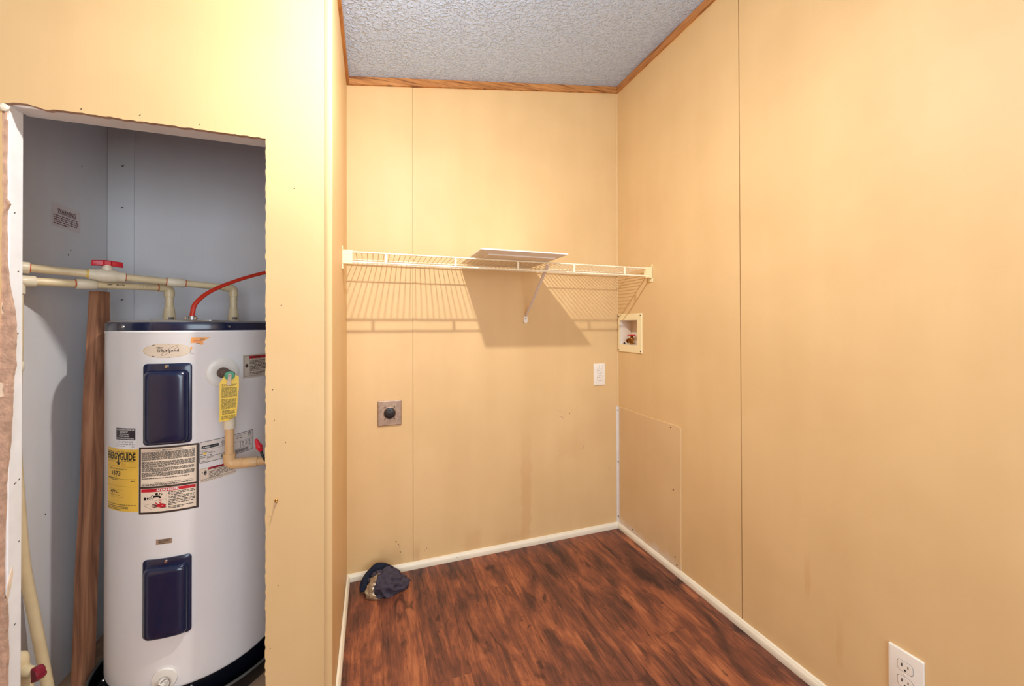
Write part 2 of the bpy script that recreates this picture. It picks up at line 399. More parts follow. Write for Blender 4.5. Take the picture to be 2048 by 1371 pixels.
def plank_mat():
    mt, nd, lk, p = newmat('plank')
    tc = N(nd, 'ShaderNodeTexCoord'); oi = N(nd, 'ShaderNodeObjectInfo')
    cb = N(nd, 'ShaderNodeCombineXYZ')
    lk.new(mathn(nd, lk, 'MULTIPLY', oi.outputs['Random'], 37.0), cb.inputs[0]); lk.new(mathn(nd, lk, 'MULTIPLY', oi.outputs['Random'], 91.0), cb.inputs[1])
    ad = nd.new('ShaderNodeVectorMath'); ad.operation = 'ADD'; lk.new(tc.outputs['Object'], ad.inputs[0]); lk.new(cb.outputs[0], ad.inputs[1])
    def mapped(sc):
        mp = N(nd, 'ShaderNodeMapping'); mp.inputs['Scale'].default_value = sc; lk.new(ad.outputs[0], mp.inputs[0]); return mp.outputs[0]
    g = N(nd, 'ShaderNodeTexNoise', Scale=1.0, Detail=8.0, Roughness=.62, Distortion=1.3); lk.new(mapped((34, 3.2, 1)), g.inputs['Vector'])
    t = N(nd, 'ShaderNodeTexNoise', Scale=1.0, Detail=4.0, Distortion=1.0); lk.new(mapped((9, 3.6, 1)), t.inputs['Vector'])
    fine = N(nd, 'ShaderNodeTexNoise', Scale=1.0, Detail=3.0); lk.new(mapped((260, 14, 1)), fine.inputs['Vector'])
    s = mathn(nd, lk, 'ADD', mathn(nd, lk, 'MULTIPLY', g.outputs[0], .42), mathn(nd, lk, 'MULTIPLY', t.outputs[0], .58))
    s = mathn(nd, lk, 'ADD', s, mathn(nd, lk, 'MULTIPLY', mathn(nd, lk, 'SUBTRACT', oi.outputs['Random'], .5), .08))
    s = mathn(nd, lk, 'ADD', s, mathn(nd, lk, 'MULTIPLY', mathn(nd, lk, 'SUBTRACT', fine.outputs[0], .5), .22))
    # arched figure: bands along the plank bent by the broad tone noise
    sx = N(nd, 'ShaderNodeSeparateXYZ'); lk.new(ad.outputs[0], sx.inputs[0])
    wv = mathn(nd, lk, 'SINE', mathn(nd, lk, 'ADD', mathn(nd, lk, 'MULTIPLY', sx.outputs['X'], 260.0), mathn(nd, lk, 'MULTIPLY', t.outputs[0], 60.0)))
    s = mathn(nd, lk, 'ADD', s, mathn(nd, lk, 'MULTIPLY', wv, .014))
    rp = ramp(nd, [(.33, lin(62, 40, 37)), (.42, lin(96, 58, 47)), (.50, lin(122, 71, 53)), (.57, lin(150, 88, 60)), (.66, lin(180, 112, 74))])
    lk.new(s, rp.inputs[0])
    # knots and dark cracks
    k = N(nd, 'ShaderNodeTexNoise', Scale=1.0, Detail=5.0, Distortion=1.6); lk.new(mapped((15, 5.0, 1)), k.inputs['Vector'])
    k2 = N(nd, 'ShaderNodeTexNoise', Scale=1.0, Detail=6.0, Roughness=.65, Distortion=2.2); lk.new(mapped((24, 11.0, 1)), k2.inputs['Vector'])
    kf = mathn(nd, lk, 'MAXIMUM', mathn(nd, lk, 'MULTIPLY', smoothband(nd, lk, k.outputs[0], .58, .72), .8), mathn(nd, lk, 'MULTIPLY', smoothband(nd, lk, k2.outputs[0], .60, .70), .75))
    mx = nd.new('ShaderNodeMix'); mx.data_type = 'RGBA'; lk.new(kf, mx.inputs['Factor']); lk.new(rp.outputs[0], mx.inputs['A'])
    mx.inputs['B'].default_value = lin(48, 31, 30); lk.new(mx.outputs['Result'], p.inputs['Base Color'])
    p.inputs['Roughness'].default_value = .42; p.inputs['Specular IOR Level'].default_value = .4
    bp = N(nd, 'ShaderNodeBump', Strength=.12, Distance=.001); lk.new(g.outputs[0], bp.inputs['Height']); lk.new(bp.outputs[0], p.inputs['Normal'])
plank_mat()

def ceiling_mat():
    mt, nd, lk, p = newmat('ceiling_texture')
    P = pos_node(nd)
    a = N(nd, 'ShaderNodeTexNoise', Scale=88.0, Detail=2.5, Roughness=.5, Distortion=.6); lk.new(P, a.inputs['Vector'])
    b = N(nd, 'ShaderNodeTexNoise', Scale=34.0, Detail=2.0); lk.new(P, b.inputs['Vector'])
    h = mathn(nd, lk, 'MULTIPLY', smoothband(nd, lk, a.outputs[0], .44, .66), mathn(nd, lk, 'ADD', mathn(nd, lk, 'MULTIPLY', b.outputs[0], .9), .25))
    bp = N(nd, 'ShaderNodeBump', Strength=1.0, Distance=.0045); lk.new(h, bp.inputs['Height']); lk.new(bp.outputs[0], p.inputs['Normal'])
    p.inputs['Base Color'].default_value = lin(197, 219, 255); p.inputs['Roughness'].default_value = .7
ceiling_mat()

mt, nd, lk, p = newmat('bulb_glow')
em = nd.new('ShaderNodeEmission'); em.inputs[0].default_value = (1, .985, .94, 1); em.inputs[1].default_value = BULB_STRENGTH
lk.new(em.outputs[0], nd['Material Output'].inputs[0])
mt, nd, lk, p = newmat('added_window_glass')  # glass for the added window, left unused
p.inputs['Transmission Weight'].default_value = 1; p.inputs['Roughness'].default_value = 0; p.inputs['IOR'].default_value = 1.0

# ------------------------------------------------------------------ the room
def ceil_z(x): return 2.42 + .1663*x

# floor: one base with every plank on it
bm = BM(); box(bm, ROOM_X, 0, ROOM_Y, 0, -.03, -.006)
floor = struct(finish('floor', bm, 'plywood_dust', loc=(0, 0, 0)), 'dark reddish-brown wood plank floor of the laundry nook', 'floor')
PW = .1325; lanes = []
x = -.05+PW*0
edges = [0.0, -.05]
while edges[-1] > ROOM_X: edges.append(max(ROOM_X, edges[-1]-PW))
starts = {}
cache = {}
for i, (xr, xl) in enumerate(zip(edges, edges[1:])):
    first = {0: -.42, 1: -1.02, 2: -.70, 3: -1.18, 4: -.93, 5: -1.12, 6: -.25, 7: -1.05, 8: -.62, 9: -1.1, 10: -.84}.get(i, -random.uniform(.2, 1.2))
    y1 = 0 if xl > -W-.01 else (0 if xr > -W+.02 else -D+.012)
    ys = [y1]; y = first
    while y > ROOM_Y: ys.append(y); y -= 1.22
    ys.append(ROOM_Y)
    for a, b in zip(ys, ys[1:]):
        w_, l_ = xr-xl, a-b
        if w_ < .004 or l_ < .01: continue
        if xl < -W and xr > -W and a > -D: pass
        key = (round(w_, 4), round(l_, 4))
        if key not in cache:
            bm = BM(); g = .0001
            box(bm, g, w_-g, g, l_-g, 0, .006)
            top = [e for e in bm.edges if all(v.co.z > .005 for v in e.verts)]
            bmesh.ops.bevel(bm, geom=top, offset=.0003, segments=1, affect='EDGES')
            me = bpy.data.meshes.new('plank'); bm.to_mesh(me); bm.free(); me.materials.append(MATS['plank']); cache[key] = me
        o = bpy.data.objects.new('plank', cache[key]); COL.objects.link(o); o.parent = floor; o.location = (xl, b, -.006)

# ceiling slab, sloping down to the left
bm = BM()
x0, x1, y0, y1 = ROOM_X-.05, .06, ROOM_Y-.06, .06
vv = [bm.verts.new((x, y, ceil_z(x)+dz)) for dz in (0, .04) for x, y in ((x0, y0), (x1, y0), (x1, y1), (x0, y1))]
for q in ((3, 2, 1, 0), (4, 5, 6, 7), (0, 1, 5, 4), (1, 2, 6, 5), (2, 3, 7, 6), (3, 0, 4, 7)): bm.faces.new([vv[i] for i in q])
struct(finish('ceiling', bm, 'ceiling_texture'), 'white stippled ceiling sloping up towards the right wall', 'ceiling')

def poly_prism(bm, pts, mp, t, mi_face=0, mi_side=0):
    """pts: outline in (u,v); front at w=0, back at w=-t"""
    a = [bm.verts.new(mp(u, v, 0)) for u, v in pts]; b = [bm.verts.new(mp(u, v, -t)) for u, v in pts]; n = len(pts)
    f1 = bm.faces.new(a); f2 = bm.faces.new(b[::-1]); f1.material_index = f2.material_index = mi_face
    for k in range(n):
        f = bm.faces.new((a[k], b[k], b[(k+1) % n], a[(k+1) % n])); f.material_index = mi_side
    bmesh.ops.triangulate(bm, faces=[f1, f2])
    return bm

# back wall of the nook: backing + panels + batten
bm = BM(); poly_prism(bm, [(-W-.05, 0), (.06, 0), (.06, ceil_z(.06)), (-W-.05, ceil_z(-W-.05))], plane_map((0, .008, 0), (1, 0, 0), (0, 0, 1)), .05)
wb = struct(finish('wall_back', bm, 'paint_back'), 'cream yellow panelled wall behind the wire shelf', 'wall')
mpB = plane_map((0, 0, 0), (1, 0, 0), (0, 0, 1))
for a, b in ((-W+.0001, -1.1013), (-1.0905, -.0005)):
    bm = BM(); poly_prism(bm, [(a, .002), (b, .002), (b, ceil_z(b)-.001), (a, ceil_z(a)-.001)], mpB, .0075); finish('wall_panel', bm, 'paint_back', wb)
bm = BM(); poly_prism(bm, [(-1.1001, .0325), (-1.0812, .0325), (-1.0812, ceil_z(-1.0812)-.036), (-1.1001, ceil_z(-1.1001)-.036)], plane_map((0, -.0024, 0), (1, 0, 0), (0, 0, 1)), .0022)
finish('batten', bm, 'paint_back', wb, loc=None)
# scuffs
def mark(parent, mp, u, v, l, w_, ang, mat, name='nail_mark'):
    bm = BM(); c, s = math.cos(ang), math.sin(ang)
    L = [(u+c*a*l/2-s*b*w_/2, v+s*a*l/2+c*b*w_/2) for a, b in ((-1, -.6), (-.3, -1), (.5, -.8), (1, .3), (.4, 1), (-.7, .8))]
    pillow(bm, mp, [(L, -.0005), (L, .0006)]); return finish(name, bm, mat, parent, recalc=True)
for u, v, l, w_, a in ((-1.175, .135, .009, .003, -.5), (-1.165, .122, .006, .003, -.9), (-1.16, .112, .006, .002, -1), (-1.157, .085, .006, .003, -.4), (-1.09, .055, .012, .002, 1.4), (-1.095, .075, .005, .003, 1), (-1.05, .07, .006, .002, 1.2), (-1.04, .08, .005, .002, 1),
                       (-.345, .63, .022, .004, -.7), (-.30, .645, .01, .003, 1.4), (-.355, .66, .008, .002, -.8), (-.22, .46, .03, .003, 1.0), (-.06, .33, .018, .004, -.3), (-.36, .455, .004, .003, 0)):
    mark(wb, mpB, u, v, l, w_, a, 'screw_dark' if l < .013 else 'torn_core', 'scuff_mark')

# right wall: backing + panels (the near one has the recess of the washer box)
bm = BM()
PZ0, PZ1, PY0, PY1 = .980, 1.150, -.196, -.012            # hole behind the washer box
def plate_holes(bm, ys, zs, x0, x1, hole):
    for a, b in zip(ys, ys[1:]):
        for c, d in zip(zs, zs[1:]):
            if hole and a >= hole[0]-1e-6 and b <= hole[1]+1e-6 and c >= hole[2]-1e-6 and d <= hole[3]+1e-6: continue
            box(bm, x0, x1, a, b, c, d)
    bmesh.ops.remove_doubles(bm, verts=bm.verts, dist=1e-5)
    seen = {}
    for f in list(bm.faces):
        k = tuple(round(c, 5) for c in f.calc_center_median())
        seen.setdefault(k, []).append(f)
    dead = [f for fs in seen.values() if len(fs) > 1 for f in fs]
    bmesh.ops.delete(bm, geom=dead, context='FACES_ONLY')
hole = (PY0, PY1, PZ0, PZ1)
plate_holes(bm, [ROOM_Y-.05, PY0, PY1, .055], [0, PZ0, PZ1, 2.42], .008, .05, hole)
wr = struct(finish('wall_right', bm, 'paint_right'), 'cream yellow panelled wall on the right with a vertical seam', 'wall')
bm = BM(); plate_holes(bm, [-.7672, PY0, PY1, -.0005], [.002, PZ0, PZ1, 2.418], 0, .0078, hole); finish('wall_panel', bm, 'paint_right', wr)
ys = [-.7690, -1.98, -3.18, ROOM_Y]
for a, b in zip(ys, ys[1:]):
    bm = BM(); box(bm, 0, .0078, b, a-.0018, .002, 2.418); finish('wall_panel', bm, 'paint_right', wr)

# repair patch low on the right wall
bm = BM(); mpR = plane_map((0, 0, 0), (0, -1, 0), (0, 0, 1))   # u = -y, v = z, w = towards the room (-x)
Lp = [(.016, .02), (.468, .02), (.4685, .3), (.471, .655), (.44, .66), (.3, .658), (.016, .662)]
pillow(bm, mpR, [(Lp, .0), (Lp, .0032), ([(u+(.242-u)*.004, v+(.34-v)*.004) for u, v in Lp], .004)])
patch = tag(finish('wall_patch', bm, 'patch_paint', loc=(0, -.24, .02)), 'painted repair board screwed over the lower right wall beside the corner', 'patch')
def screw(parent, o, axis, r, mat, name='screw', h=.0018):
    bm = BM(); lathe(bm, o, axis, [(0, -.001), (r, -.001), (r, h*.3), (r*.75, h), (r*.28, h), (r*.24, h*.55), (0, h*.5)], seg=14)
    return finish(name, bm, mat, parent, smooth=SM)
for y, z in ((-.41, .645), (-.425, .37), (-.435, .075), (-.13, .05), (-.445, .045)):
    screw(patch, (-.004, y, z), (-1, 0, 0), .003, 'screw_dark')

# nook left wall, closet walls, front wall
bm = BM(); box(bm, -W-.024, -W, -D+.012, .0, 0, ceil_z(-W-.024)-.002)
wlft = struct(finish('wall_left', bm, 'paint'), 'narrow cream yellow side wall of the nook', 'wall')
bm = BM(); box(bm, -1.43, -W-.0245, -D+.012, .0, 0, ceil_z(-1.43)-.002)
struct(finish('wall_closet_right', bm, 'closet_grey'), 'grey right wall inside the water heater closet', 'wall')
bm = BM(); box(bm, -2.24, -1.432, .0, .05, 0, ceil_z(-2.24))
wcb = struct(finish('wall_closet_back', bm, 'closet_grey'), 'grey back wall inside the water heater closet', 'wall')
bm = BM(); box(bm, -2.1895, -2.113, -.006, -.0003, .0, 2.02, bevel=.0012); finish('batten_board', bm, 'closet_strip', wcb)
bm = BM(); box(bm, -2.24, -2.19, -D+.0125, -.0, 0, 2.03)
wcl = struct(finish('wall_closet_left', bm, 'closet_grey'), 'grey left wall inside the water heater closet', 'wall')
mpC = plane_map((0, -.0063, 0), (1, 0, 0), (0, 0, 1))
for u, v in ((-2.145, 1.70), (-2.147, 1.545), (-2.165, 1.30), (-2.146, 1.205), (-2.15, .9)): mark(wcb, mpC, u, v, .010, .003, .45, 'screw_dark', 'staple')
mpCL = plane_map((-2.19, 0, 0), (0, 1, 0), (0, 0, 1))
for u, v in ((-.20, 1.335), (-.19, 1.352), (-.14, 1.64), (-.29, .55)): mark(wcl, mpCL, u, v, .006, .003, 1.3, 'screw_dark', 'staple')
bm = BM(); box(bm, -2.19, -1.432, -D+.0125, -.0005, -.005, .0008)
struct(finish('floor_closet', bm, 'plywood_dust'), 'dusty bare plywood floor inside the closet', 'floor')

rg = random.Random(3)
def jag(a, b, n, amp, nx, ny, bites=()):
    out = []
    for k in range(1, n):
        t = k/n; j = rg.uniform(-1, 1)*amp
        for (t0, wdt, dep) in bites:
            if abs(t-t0) < wdt: j += dep*(1-abs(t-t0)/wdt)
        out.append((a[0]+(b[0]-a[0])*t+nx*j, a[1]+(b[1]-a[1])*t+ny*j))
    return out
OXL, OXR, OZ = -2.0345, -1.536, 1.594
def slab_strip(bm, edge, far, mp, t):
    """board between a ragged edge and a straight far side, cut into strips; far(u, v) gives the far point of an edge point"""
    fr = [(bm.verts.new(mp(u, v, 0)), bm.verts.new(mp(u, v, -t))) for u, v in edge]
    fa = [(bm.verts.new(mp(*far(u, v), 0)), bm.verts.new(mp(*far(u, v), -t))) for u, v in edge]
    for k in range(len(edge)-1):
        for (p, q, mi) in (((fr[k][0], fr[k+1][0]), (fa[k+1][0], fa[k][0]), 0), ((fr[k][1], fr[k+1][1]), (fa[k+1][1], fa[k][1]), 0), ((fr[k][0], fr[k+1][0]), (fr[k+1][1], fr[k][1]), 1)):
            f = bm.faces.new((*p, *q)); f.material_index = mi
def run(a, b, n, amp, bites=(), axis=0):
    """ragged line from a to b that never turns back on itself"""
    return [a] + jag(a, b, n, amp, 1-axis, axis, bites) + [b]
mpF = plane_map((0, -D, 0), (1, 0, 0), (0, 0, 1))
bm = BM(); CX = -1.3968
slab_strip(bm, run((OXL-.001, 0), (OXL, OZ), 90, .0007, ((.86, .02, .003), (.55, .21, -.006), (.62, .05, -.003), (.12, .2, -.006))), lambda u, v: (ROOM_X+.001, v), mpF, .012)
slab_strip(bm, run((OXL, OZ), (OXR, OZ-.001), 60, .0013, ((.06, .05, .006), (.14, .03, -.005)), 1), lambda u, v: (u, ceil_z(u)-.002), mpF, .012)
slab_strip(bm, run((OXR, OZ-.001), (OXR, 0), 190, .0012), lambda u, v: (CX, v), mpF, .012)
slab_strip(bm, [(OXL, OZ), (OXL, ceil_z(OXL)-.002)], lambda u, v: (ROOM_X+.001, OZ if v == OZ else ceil_z(ROOM_X)-.002), mpF, .012)
slab_strip(bm, [(OXR, OZ-.001), (OXR, ceil_z(OXR)-.002)], lambda u, v: (CX, v if v < 1.6 else ceil_z(CX)-.002), mpF, .012)
wf = struct(finish('wall_front', bm, ['paint', 'torn_core']), 'cream yellow wall with a roughly cut opening to the water heater', 'wall')
# torn board edge on the left of the opening
edge_pts = [(1.56, -2.0325), (1.45, -2.0335), (1.39, -2.0335), (1.375, -2.027), (1.36, -2.0325), (1.26, -2.0325), (1.2, -2.028), (1.14, -2.019), (1.09, -2.0165), (1.05, -2.018), (1.02, -2.0165), (.99, -2.021), (.95, -2.022), (.9, -2.0235), (.84, -2.026), (.8, -2.029), (.76, -2.0315), (.62, -2.0335), (.52, -2.034), (.5, -2.0285), (.4, -2.027), (.3, -2.028), (.0, -2.029)]
L = []; prev = None
for z, x in edge_pts:
    if prev:
        for k in range(1, 5): L.append((prev[1]+(x-prev[1])*k/5+rg.uniform(-.0008, .0008), prev[0]+(z-prev[0])*k/5))
    L.append((x, z)); prev = (z, x)
bm = BM(); slab_strip(bm, L, lambda u, v: (OXL-.02, v), plane_map((0, -D+.0045, 0), (1, 0, 0), (0, 0, 1)), .0073)
for f in bm.faces: f.material_index = 0
finish('torn_board_edge', bm, 'torn_core', wf)
# pale torn paper flakes and caulk lump
for z0, z1, xa, xb in ((1.13, 1.16, -2.043, -2.0355), (.95, .985, -2.043, -2.034)):
    bm = BM(); pts = [(xa, z0), (xb+.001, z0+.004), (xb, (z0+z1)/2), (xb+.0006, z1-.003), (xa, z1)]
    poly_prism(bm, pts, plane_map((0, -D+.003, 0), (1, 0, 0), (0, 0, 1)), .0016); finish('paper_flake', bm, 'torn_face', wf)
bm = BM(); bmesh.ops.create_icosphere(bm, subdivisions=3, radius=1)
for v in bm.verts:
    d = v.co.copy(); k = 1+.18*mnoise.noise(d*2.2); v.co = Vector((-2.032+d.x*.009*k, -D-.001+d.y*.006*k, 1.583+d.z*.009*k))
finish('caulk_lump', bm, 'caulk', wf, smooth=True)
for u, v in ((-1.903, 1.603), (-1.796, 1.608), (-1.678, 1.605), (-1.507, .43), (-1.525, .271), (-1.49, .80), (-1.50, 1.16), (-1.52, .94), (-1.516, .86), (-1.47, 1.47)):
    mark(wf, mpF, u, v, .004, .0016, rg.uniform(.3, 1.3), 'screw_dark')
anch = tag(None or finish('wall_anchor', lathe(BM(), (-1.512, -D, .652), (.25, -1, .1), [(0, 0), (.0035, 0), (.0035, .004), (.0022, .005), (.0016, .014), (.0024, .016), (0, .017)], 12), 'brass', smooth=SM, loc=(-1.512, -D, .652)), 'small screw stub sticking out of the wall beside the heater', 'screw')
mark(wf, mpF, -1.5125, .640, .022, .003, 1.2, 'torn_core', 'scuff_mark')
mark(wf, mpF, -1.523, .615, .016, .003, .1, 'paint', 'filler_smear')

# framing seen inside the opening
bm = BM(); box(bm, -2.068, -2.030, -D+.0122, -.632, .001, 1.72, bevel=.0015)
trimj = struct(finish('trim_jamb_left', bm, 'jamb_white'), 'white painted stud lining the left of the closet opening', 'trim')
bm = BM(); box(bm, -2.030, -1.50, -D+.0122, -.618, 1.594, 1.632, bevel=.0015)
struct(finish('trim_header', bm, 'jamb_white'), 'white painted header over the closet opening', 'trim')
bm = BM(); box(bm, -1.531, -1.495, -D+.0122, -.632, .001, 1.593, bevel=.0015)
struct(finish('trim_jamb_right', bm, 'jamb_white'), 'white painted stud lining the right of the closet opening', 'trim')
for y, z, l in ((-.655, 1.36, .005), (-.645, 1.23, .005), (-.65, .755, .008), (-.64, .76, .005), (-.65, .44, .005), (-.645, 1.09, .004), (-.64, .62, .004)):
    mark(trimj, plane_map((-2.030, 0, 0), (0, 1, 0), (0, 0, 1)), y, z, l, .002, .6, 'screw_dark')
mark(trimj, plane_map((-2.030, 0, 0), (0, 1, 0), (0, 0, 1)), -.663, .54, .07, .010, 1.35, 'torn_face', 'paint_smear')

# room shell behind the camera: left side, rear wall with an assumed window added for fill light
bm = BM(); box(bm, ROOM_X-.05, ROOM_X, ROOM_Y-.05, -D+.012, 0, ceil_z(ROOM_X)-.012)
struct(finish('wall_room_left', bm, 'paint'), 'cream yellow wall left of the camera', 'wall')
bm = BM(); mpW = plane_map((0, ROOM_Y, 0), (-1, 0, 0), (0, 0, 1))
x0, x1, z0, z1 = FILL_WIN
for a, b, c, d in ((ROOM_X, x0, 0, ceil_z(ROOM_X)-.01), (x1, 0, 0, ceil_z(x1)-.003), (x0, x1, 0, z0), (x0, x1, z1, ceil_z(x0)-.003)):
    box(bm, a, b, ROOM_Y-.05, ROOM_Y-.001, c, d)
struct(finish('wall_rear', bm, 'paint'), 'cream yellow wall behind the camera with an added window', 'wall')
fill_win = thing('added_window_1', 'white framed window added behind the camera for fill light', 'window', ((x0+x1)/2, ROOM_Y, z0)); fill_win['kind'] = 'structure'  # unseen window, assumed and added to carry the fill
for a, b, c, d in ((x0, x0+.04, z0, z1), (x1-.04, x1, z0, z1), (x0+.04, x1-.04, z0, z0+.04), (x0+.04, x1-.04, z1-.04, z1)):
    bm = BM(); box(bm, a, b, ROOM_Y-.012, ROOM_Y+.012, c, d, bevel=.003); finish('added_window_frame', bm, 'trim_white', fill_win)

# crown strips of oak
bm = BM(); a, b = -W+.0005, -.0005
poly_prism(bm, [(a, ceil_z(a)-.034), (b, ceil_z(b)-.034), (b, ceil_z(b)-.0006), (a, ceil_z(a)-.0006)], plane_map((0, -.0115, 0), (1, 0, 0), (0, 0, 1)), .011)
struct(finish('trim_1', bm, 'oak'), 'oak strip along the top of the back wall', 'trim')
bm = BM(); box(bm, -.0105, -.0003, ROOM_Y+.001, -.012, 2.384, 2.4175)
struct(finish('trim_2', bm, 'oak'), 'oak strip along the top of the right wall', 'trim')
bm = BM(); box(bm, -W+.0003, -W+.0105, -D, -.012, ceil_z(-W)-.034, ceil_z(-W)-.0006)
struct(finish('trim_3', bm, 'oak'), 'oak strip along the top of the nook left wall', 'trim')

# corner strips
def corner_bead(bm, o, d1, d2, l1, l2, z0, z1, t=.003, r=.003):
    o = Vector(o); d1 = Vector(d1); d2 = Vector(d2)
    pts = [o+d1*l1, o+d1*l1-d2*t*.6, o+d1*(l1-.002)-d2*t]
    return pts
bm = BM()   # outside corner strip of the nook: L profile round the corner (-W, -D)
prof = [(-.0152, 0), (-.0152, -.002), (-.0135, -.0034), (-.002, -.0036), (.0018, -.0026), (.0034, .0), (.0036, .016), (.0022, .0182), (0, .0182), (0, 0)]
za, zb_ = .0015, ceil_z(-W)-.036
lo = [bm.verts.new((-W+x, -D+y, za)) for x, y in prof]; hi = [bm.verts.new((-W+x, -D+y, zb_)) for x, y in prof]; n = len(prof)
for k in range(n): bm.faces.new((lo[k], lo[(k+1) % n], hi[(k+1) % n], hi[k]))
bm.faces.new(lo[::-1]); bm.faces.new(hi)
struct(finish('trim_4', bm, 'paint', smooth=SM), 'cream yellow corner strip at the edge of the nook', 'trim')
def cove(name, z0, z1, mat, label, sz=.008, zt=None):
    bm = BM(); prof = [(0, 0), (-sz, 0), (-sz, -.002), (-.0035, -.0035), (-.002, -sz), (0, -sz)]
    lo = [bm.verts.new((x-.0003, y-.0003, z0)) for x, y in prof]; hi = [bm.verts.new((x-.0003, y-.0003, z1)) for x, y in prof]; n = len(prof)
    for k in range(n): bm.faces.new((lo[k], lo[(k+1) % n], hi[(k+1) % n], hi[k]))
    bm.faces.new(lo[::-1]); bm.faces.new(hi)
    return struct(finish(name, bm, mat), label, 'trim')
cove('trim_5', .664, .962, 'paint', 'cream strip in the back right corner under the washer box', .007)
cove('trim_6', 1.171, 2.382, 'paint', 'cream strip in the back right corner above the washer box', .007)
tw = cove('trim_7', .031, .662, 'bare_white', 'bare white strip in the back right corner', .0125)
for z in (.642, .36, .062): screw(tw, (-.0058, -.0058, z), (-1, -1, 0), .0028, 'screw_dark')

# baseboards (small rounded shoe moulding)
PR = [(0, 0), (.0125, 0), (.0132, .004), (.0130, .017), (.0112, .0235), (.0078, .0265), (.0072, .0285), (.003, .0305), (0, .031)]
def shoe(name, p0, p1, inward, label, m0=0, m1=0, skew=0):
    p0 = Vector(p0); p1 = Vector(p1); d = (p1-p0).normalized(); i = Vector(inward); bm = BM()
    a = [bm.verts.new(p0+d*(m0*w_)+i*(w_+.0004)+Vector((0, 0, h+.0006))) for w_, h in PR]
    b = [bm.verts.new(p1-d*(m1*w_)+i*(w_+.0004)+Vector((0, 0, h+.0006))) for w_, h in PR]
    n = len(PR)
    for k in range(n): bm.faces.new((a[k], a[(k+1) % n], b[(k+1) % n], b[k]))
    bm.faces.new(a[::-1]); bm.faces.new(b)
    o = struct(finish(name, bm, 'trim_white', smooth=SM), label, 'baseboard')
    return o
shoe('baseboard_back', (-W+.0008, 0, 0), (-.0008, 0, 0), (0, -1, 0), 'white shoe moulding along the back wall', 1, 1)
shoe('baseboard_right', (0, -.0012, 0), (0, ROOM_Y+.001, 0), (-1, 0, 0), 'white shoe moulding along the right wall', 1, 0)
shoe('baseboard_left', (-W+.0008, -.0012, 0), (-W+.0008, -D+.019, 0), (1, 0, 0), 'white shoe moulding along the nook left wall', 1, 0)
bb = bpy.data.objects['baseboard_back']
for x in (-1.355, -1.349, -.9, -.2): mark(bb, plane_map((0, -.0136, 0), (1, 0, 0), (0, 0, 1)), x, .018, .004, .0025, .5, 'screw_dark')

# ceiling lamp (just above the frame): porcelain holder and bare bulb
lamp = thing('ceiling_light', 'white dome bulb in a porcelain holder on the ceiling', 'lamp', (BULB.x, BULB.y, ceil_z(BULB.x)))
bm = BM(); zc = ceil_z(BULB.x)
lathe(bm, (BULB.x, BULB.y, zc), (0, 0, -1), [(0, .004), (.055, .012), (.056, .022), (.05, .032), (.03, .045), (.024, .07), (.021, .078), (0, .078)], 32); finish('lamp_holder', bm, 'porcelain', lamp, smooth=SM)
h0 = zc-BULB.z
bm = BM(); lathe(bm, (BULB.x, BULB.y, zc), (0, 0, -1), [(.013, .078), (.0135, .088), (.019, h0-.03), (.0215, h0-.006), (.0215, h0-.001), (.015, h0-.0005), (0, h0-.0005)], 28); finish('bulb_collar', bm, 'porcelain', lamp, smooth=SM)
bm = BM(); lathe(bm, (BULB.x, BULB.y, zc), (0, 0, -1), [(.0210, h0), (.0205, h0+.003), (.018, h0+.007), (.013, h0+.0105), (.007, h0+.0125), (0, h0+.013)], 28); finish('bulb_dome', bm, 'bulb_glow', lamp, smooth=True)

# ------------------------------------------------------------------ wire shelf
SY, SZ = -.28, 1.381
sh = thing('wire_shelf', 'cream coated wire shelf spanning the nook', 'shelf', (-W/2, 0, SZ))
def rod(name, p, q, r, mat, parent, seg=10):
    return finish(name, sweep(BM(), [p, q], r, seg), mat, parent, smooth=SM)
xa, xb = -W+.004, -.004
rod('front_rail', (xa+.02, SY, SZ), (xb-.02, SY, SZ), .0032, 'shelf_vinyl', sh)
rod('lip_rail', (xa+.02, SY-.001, SZ-.037), (xb-.02, SY-.001, SZ-.037), .0036, 'shelf_vinyl', sh)
rod('middle_rail', (xa, -.108, SZ-.0015), (xb, -.108, SZ-.0015), .0026, 'shelf_vinyl', sh)
rod('back_rail', (xa, -.010, SZ-.0015), (xb, -.010, SZ-.0015), .0026, 'shelf_vinyl', sh)
bm = sweep(BM(), [(0, SY+.0, SZ+.0032), (0, -.008, SZ+.0026)], .0016, 8)
o0 = finish('wire', bm, 'shelf_vinyl', sh, smooth=SM); o0.location.x = 0
nw = 66
for k in range(nw):
    x = xa+.022+(xb-xa-.044)*k/(nw-1)
    o = o0 if k == 0 else o0.copy()
    if k: COL.objects.link(o); o.parent = sh
    o.location = (x, 0, 0)
for x in (-1.226, -.959, -.690, -.421, -.154):
    bm = BM(); box(bm, x-.0045, x+.0045, SY-.0035, SY+.0005, SZ-.038, SZ+.001, bevel=.0012); finish('upright', bm, 'shelf_vinyl', sh)
for s, x0, x1 in ((1, -W+.0008, -W+.037), (-1, -.036, -.0008)):
    br = BM(); box(br, x0, x1, SY-.010, SY+.012, SZ-.046, SZ+.006, bevel=.002)
    e = finish('end_bracket', br, 'plastic_ivory', sh)
    xw = x0 if s == 1 else x1
    bm = BM(); box(bm, min(xw, xw+s*.004), max(xw, xw+s*.004), SY-.014, SY+.016, SZ-.065, SZ-.047, bevel=.001); finish('bracket_foot', bm, 'plastic_ivory', e)
    bm = BM(); box(bm, min(xw, xw+s*.003), max(xw, xw+s*.003), SY-.012, SY-.004, SZ+.0065, SZ+.020, bevel=.001); finish('bracket_tab', bm, 'plastic_ivory', e)
    for dz in (-.012, -.032): screw(e, (xw+s*.018, SY-.0102, SZ+dz), (0, -1, 0), .0018, 'plastic_ivory', 'rivet')
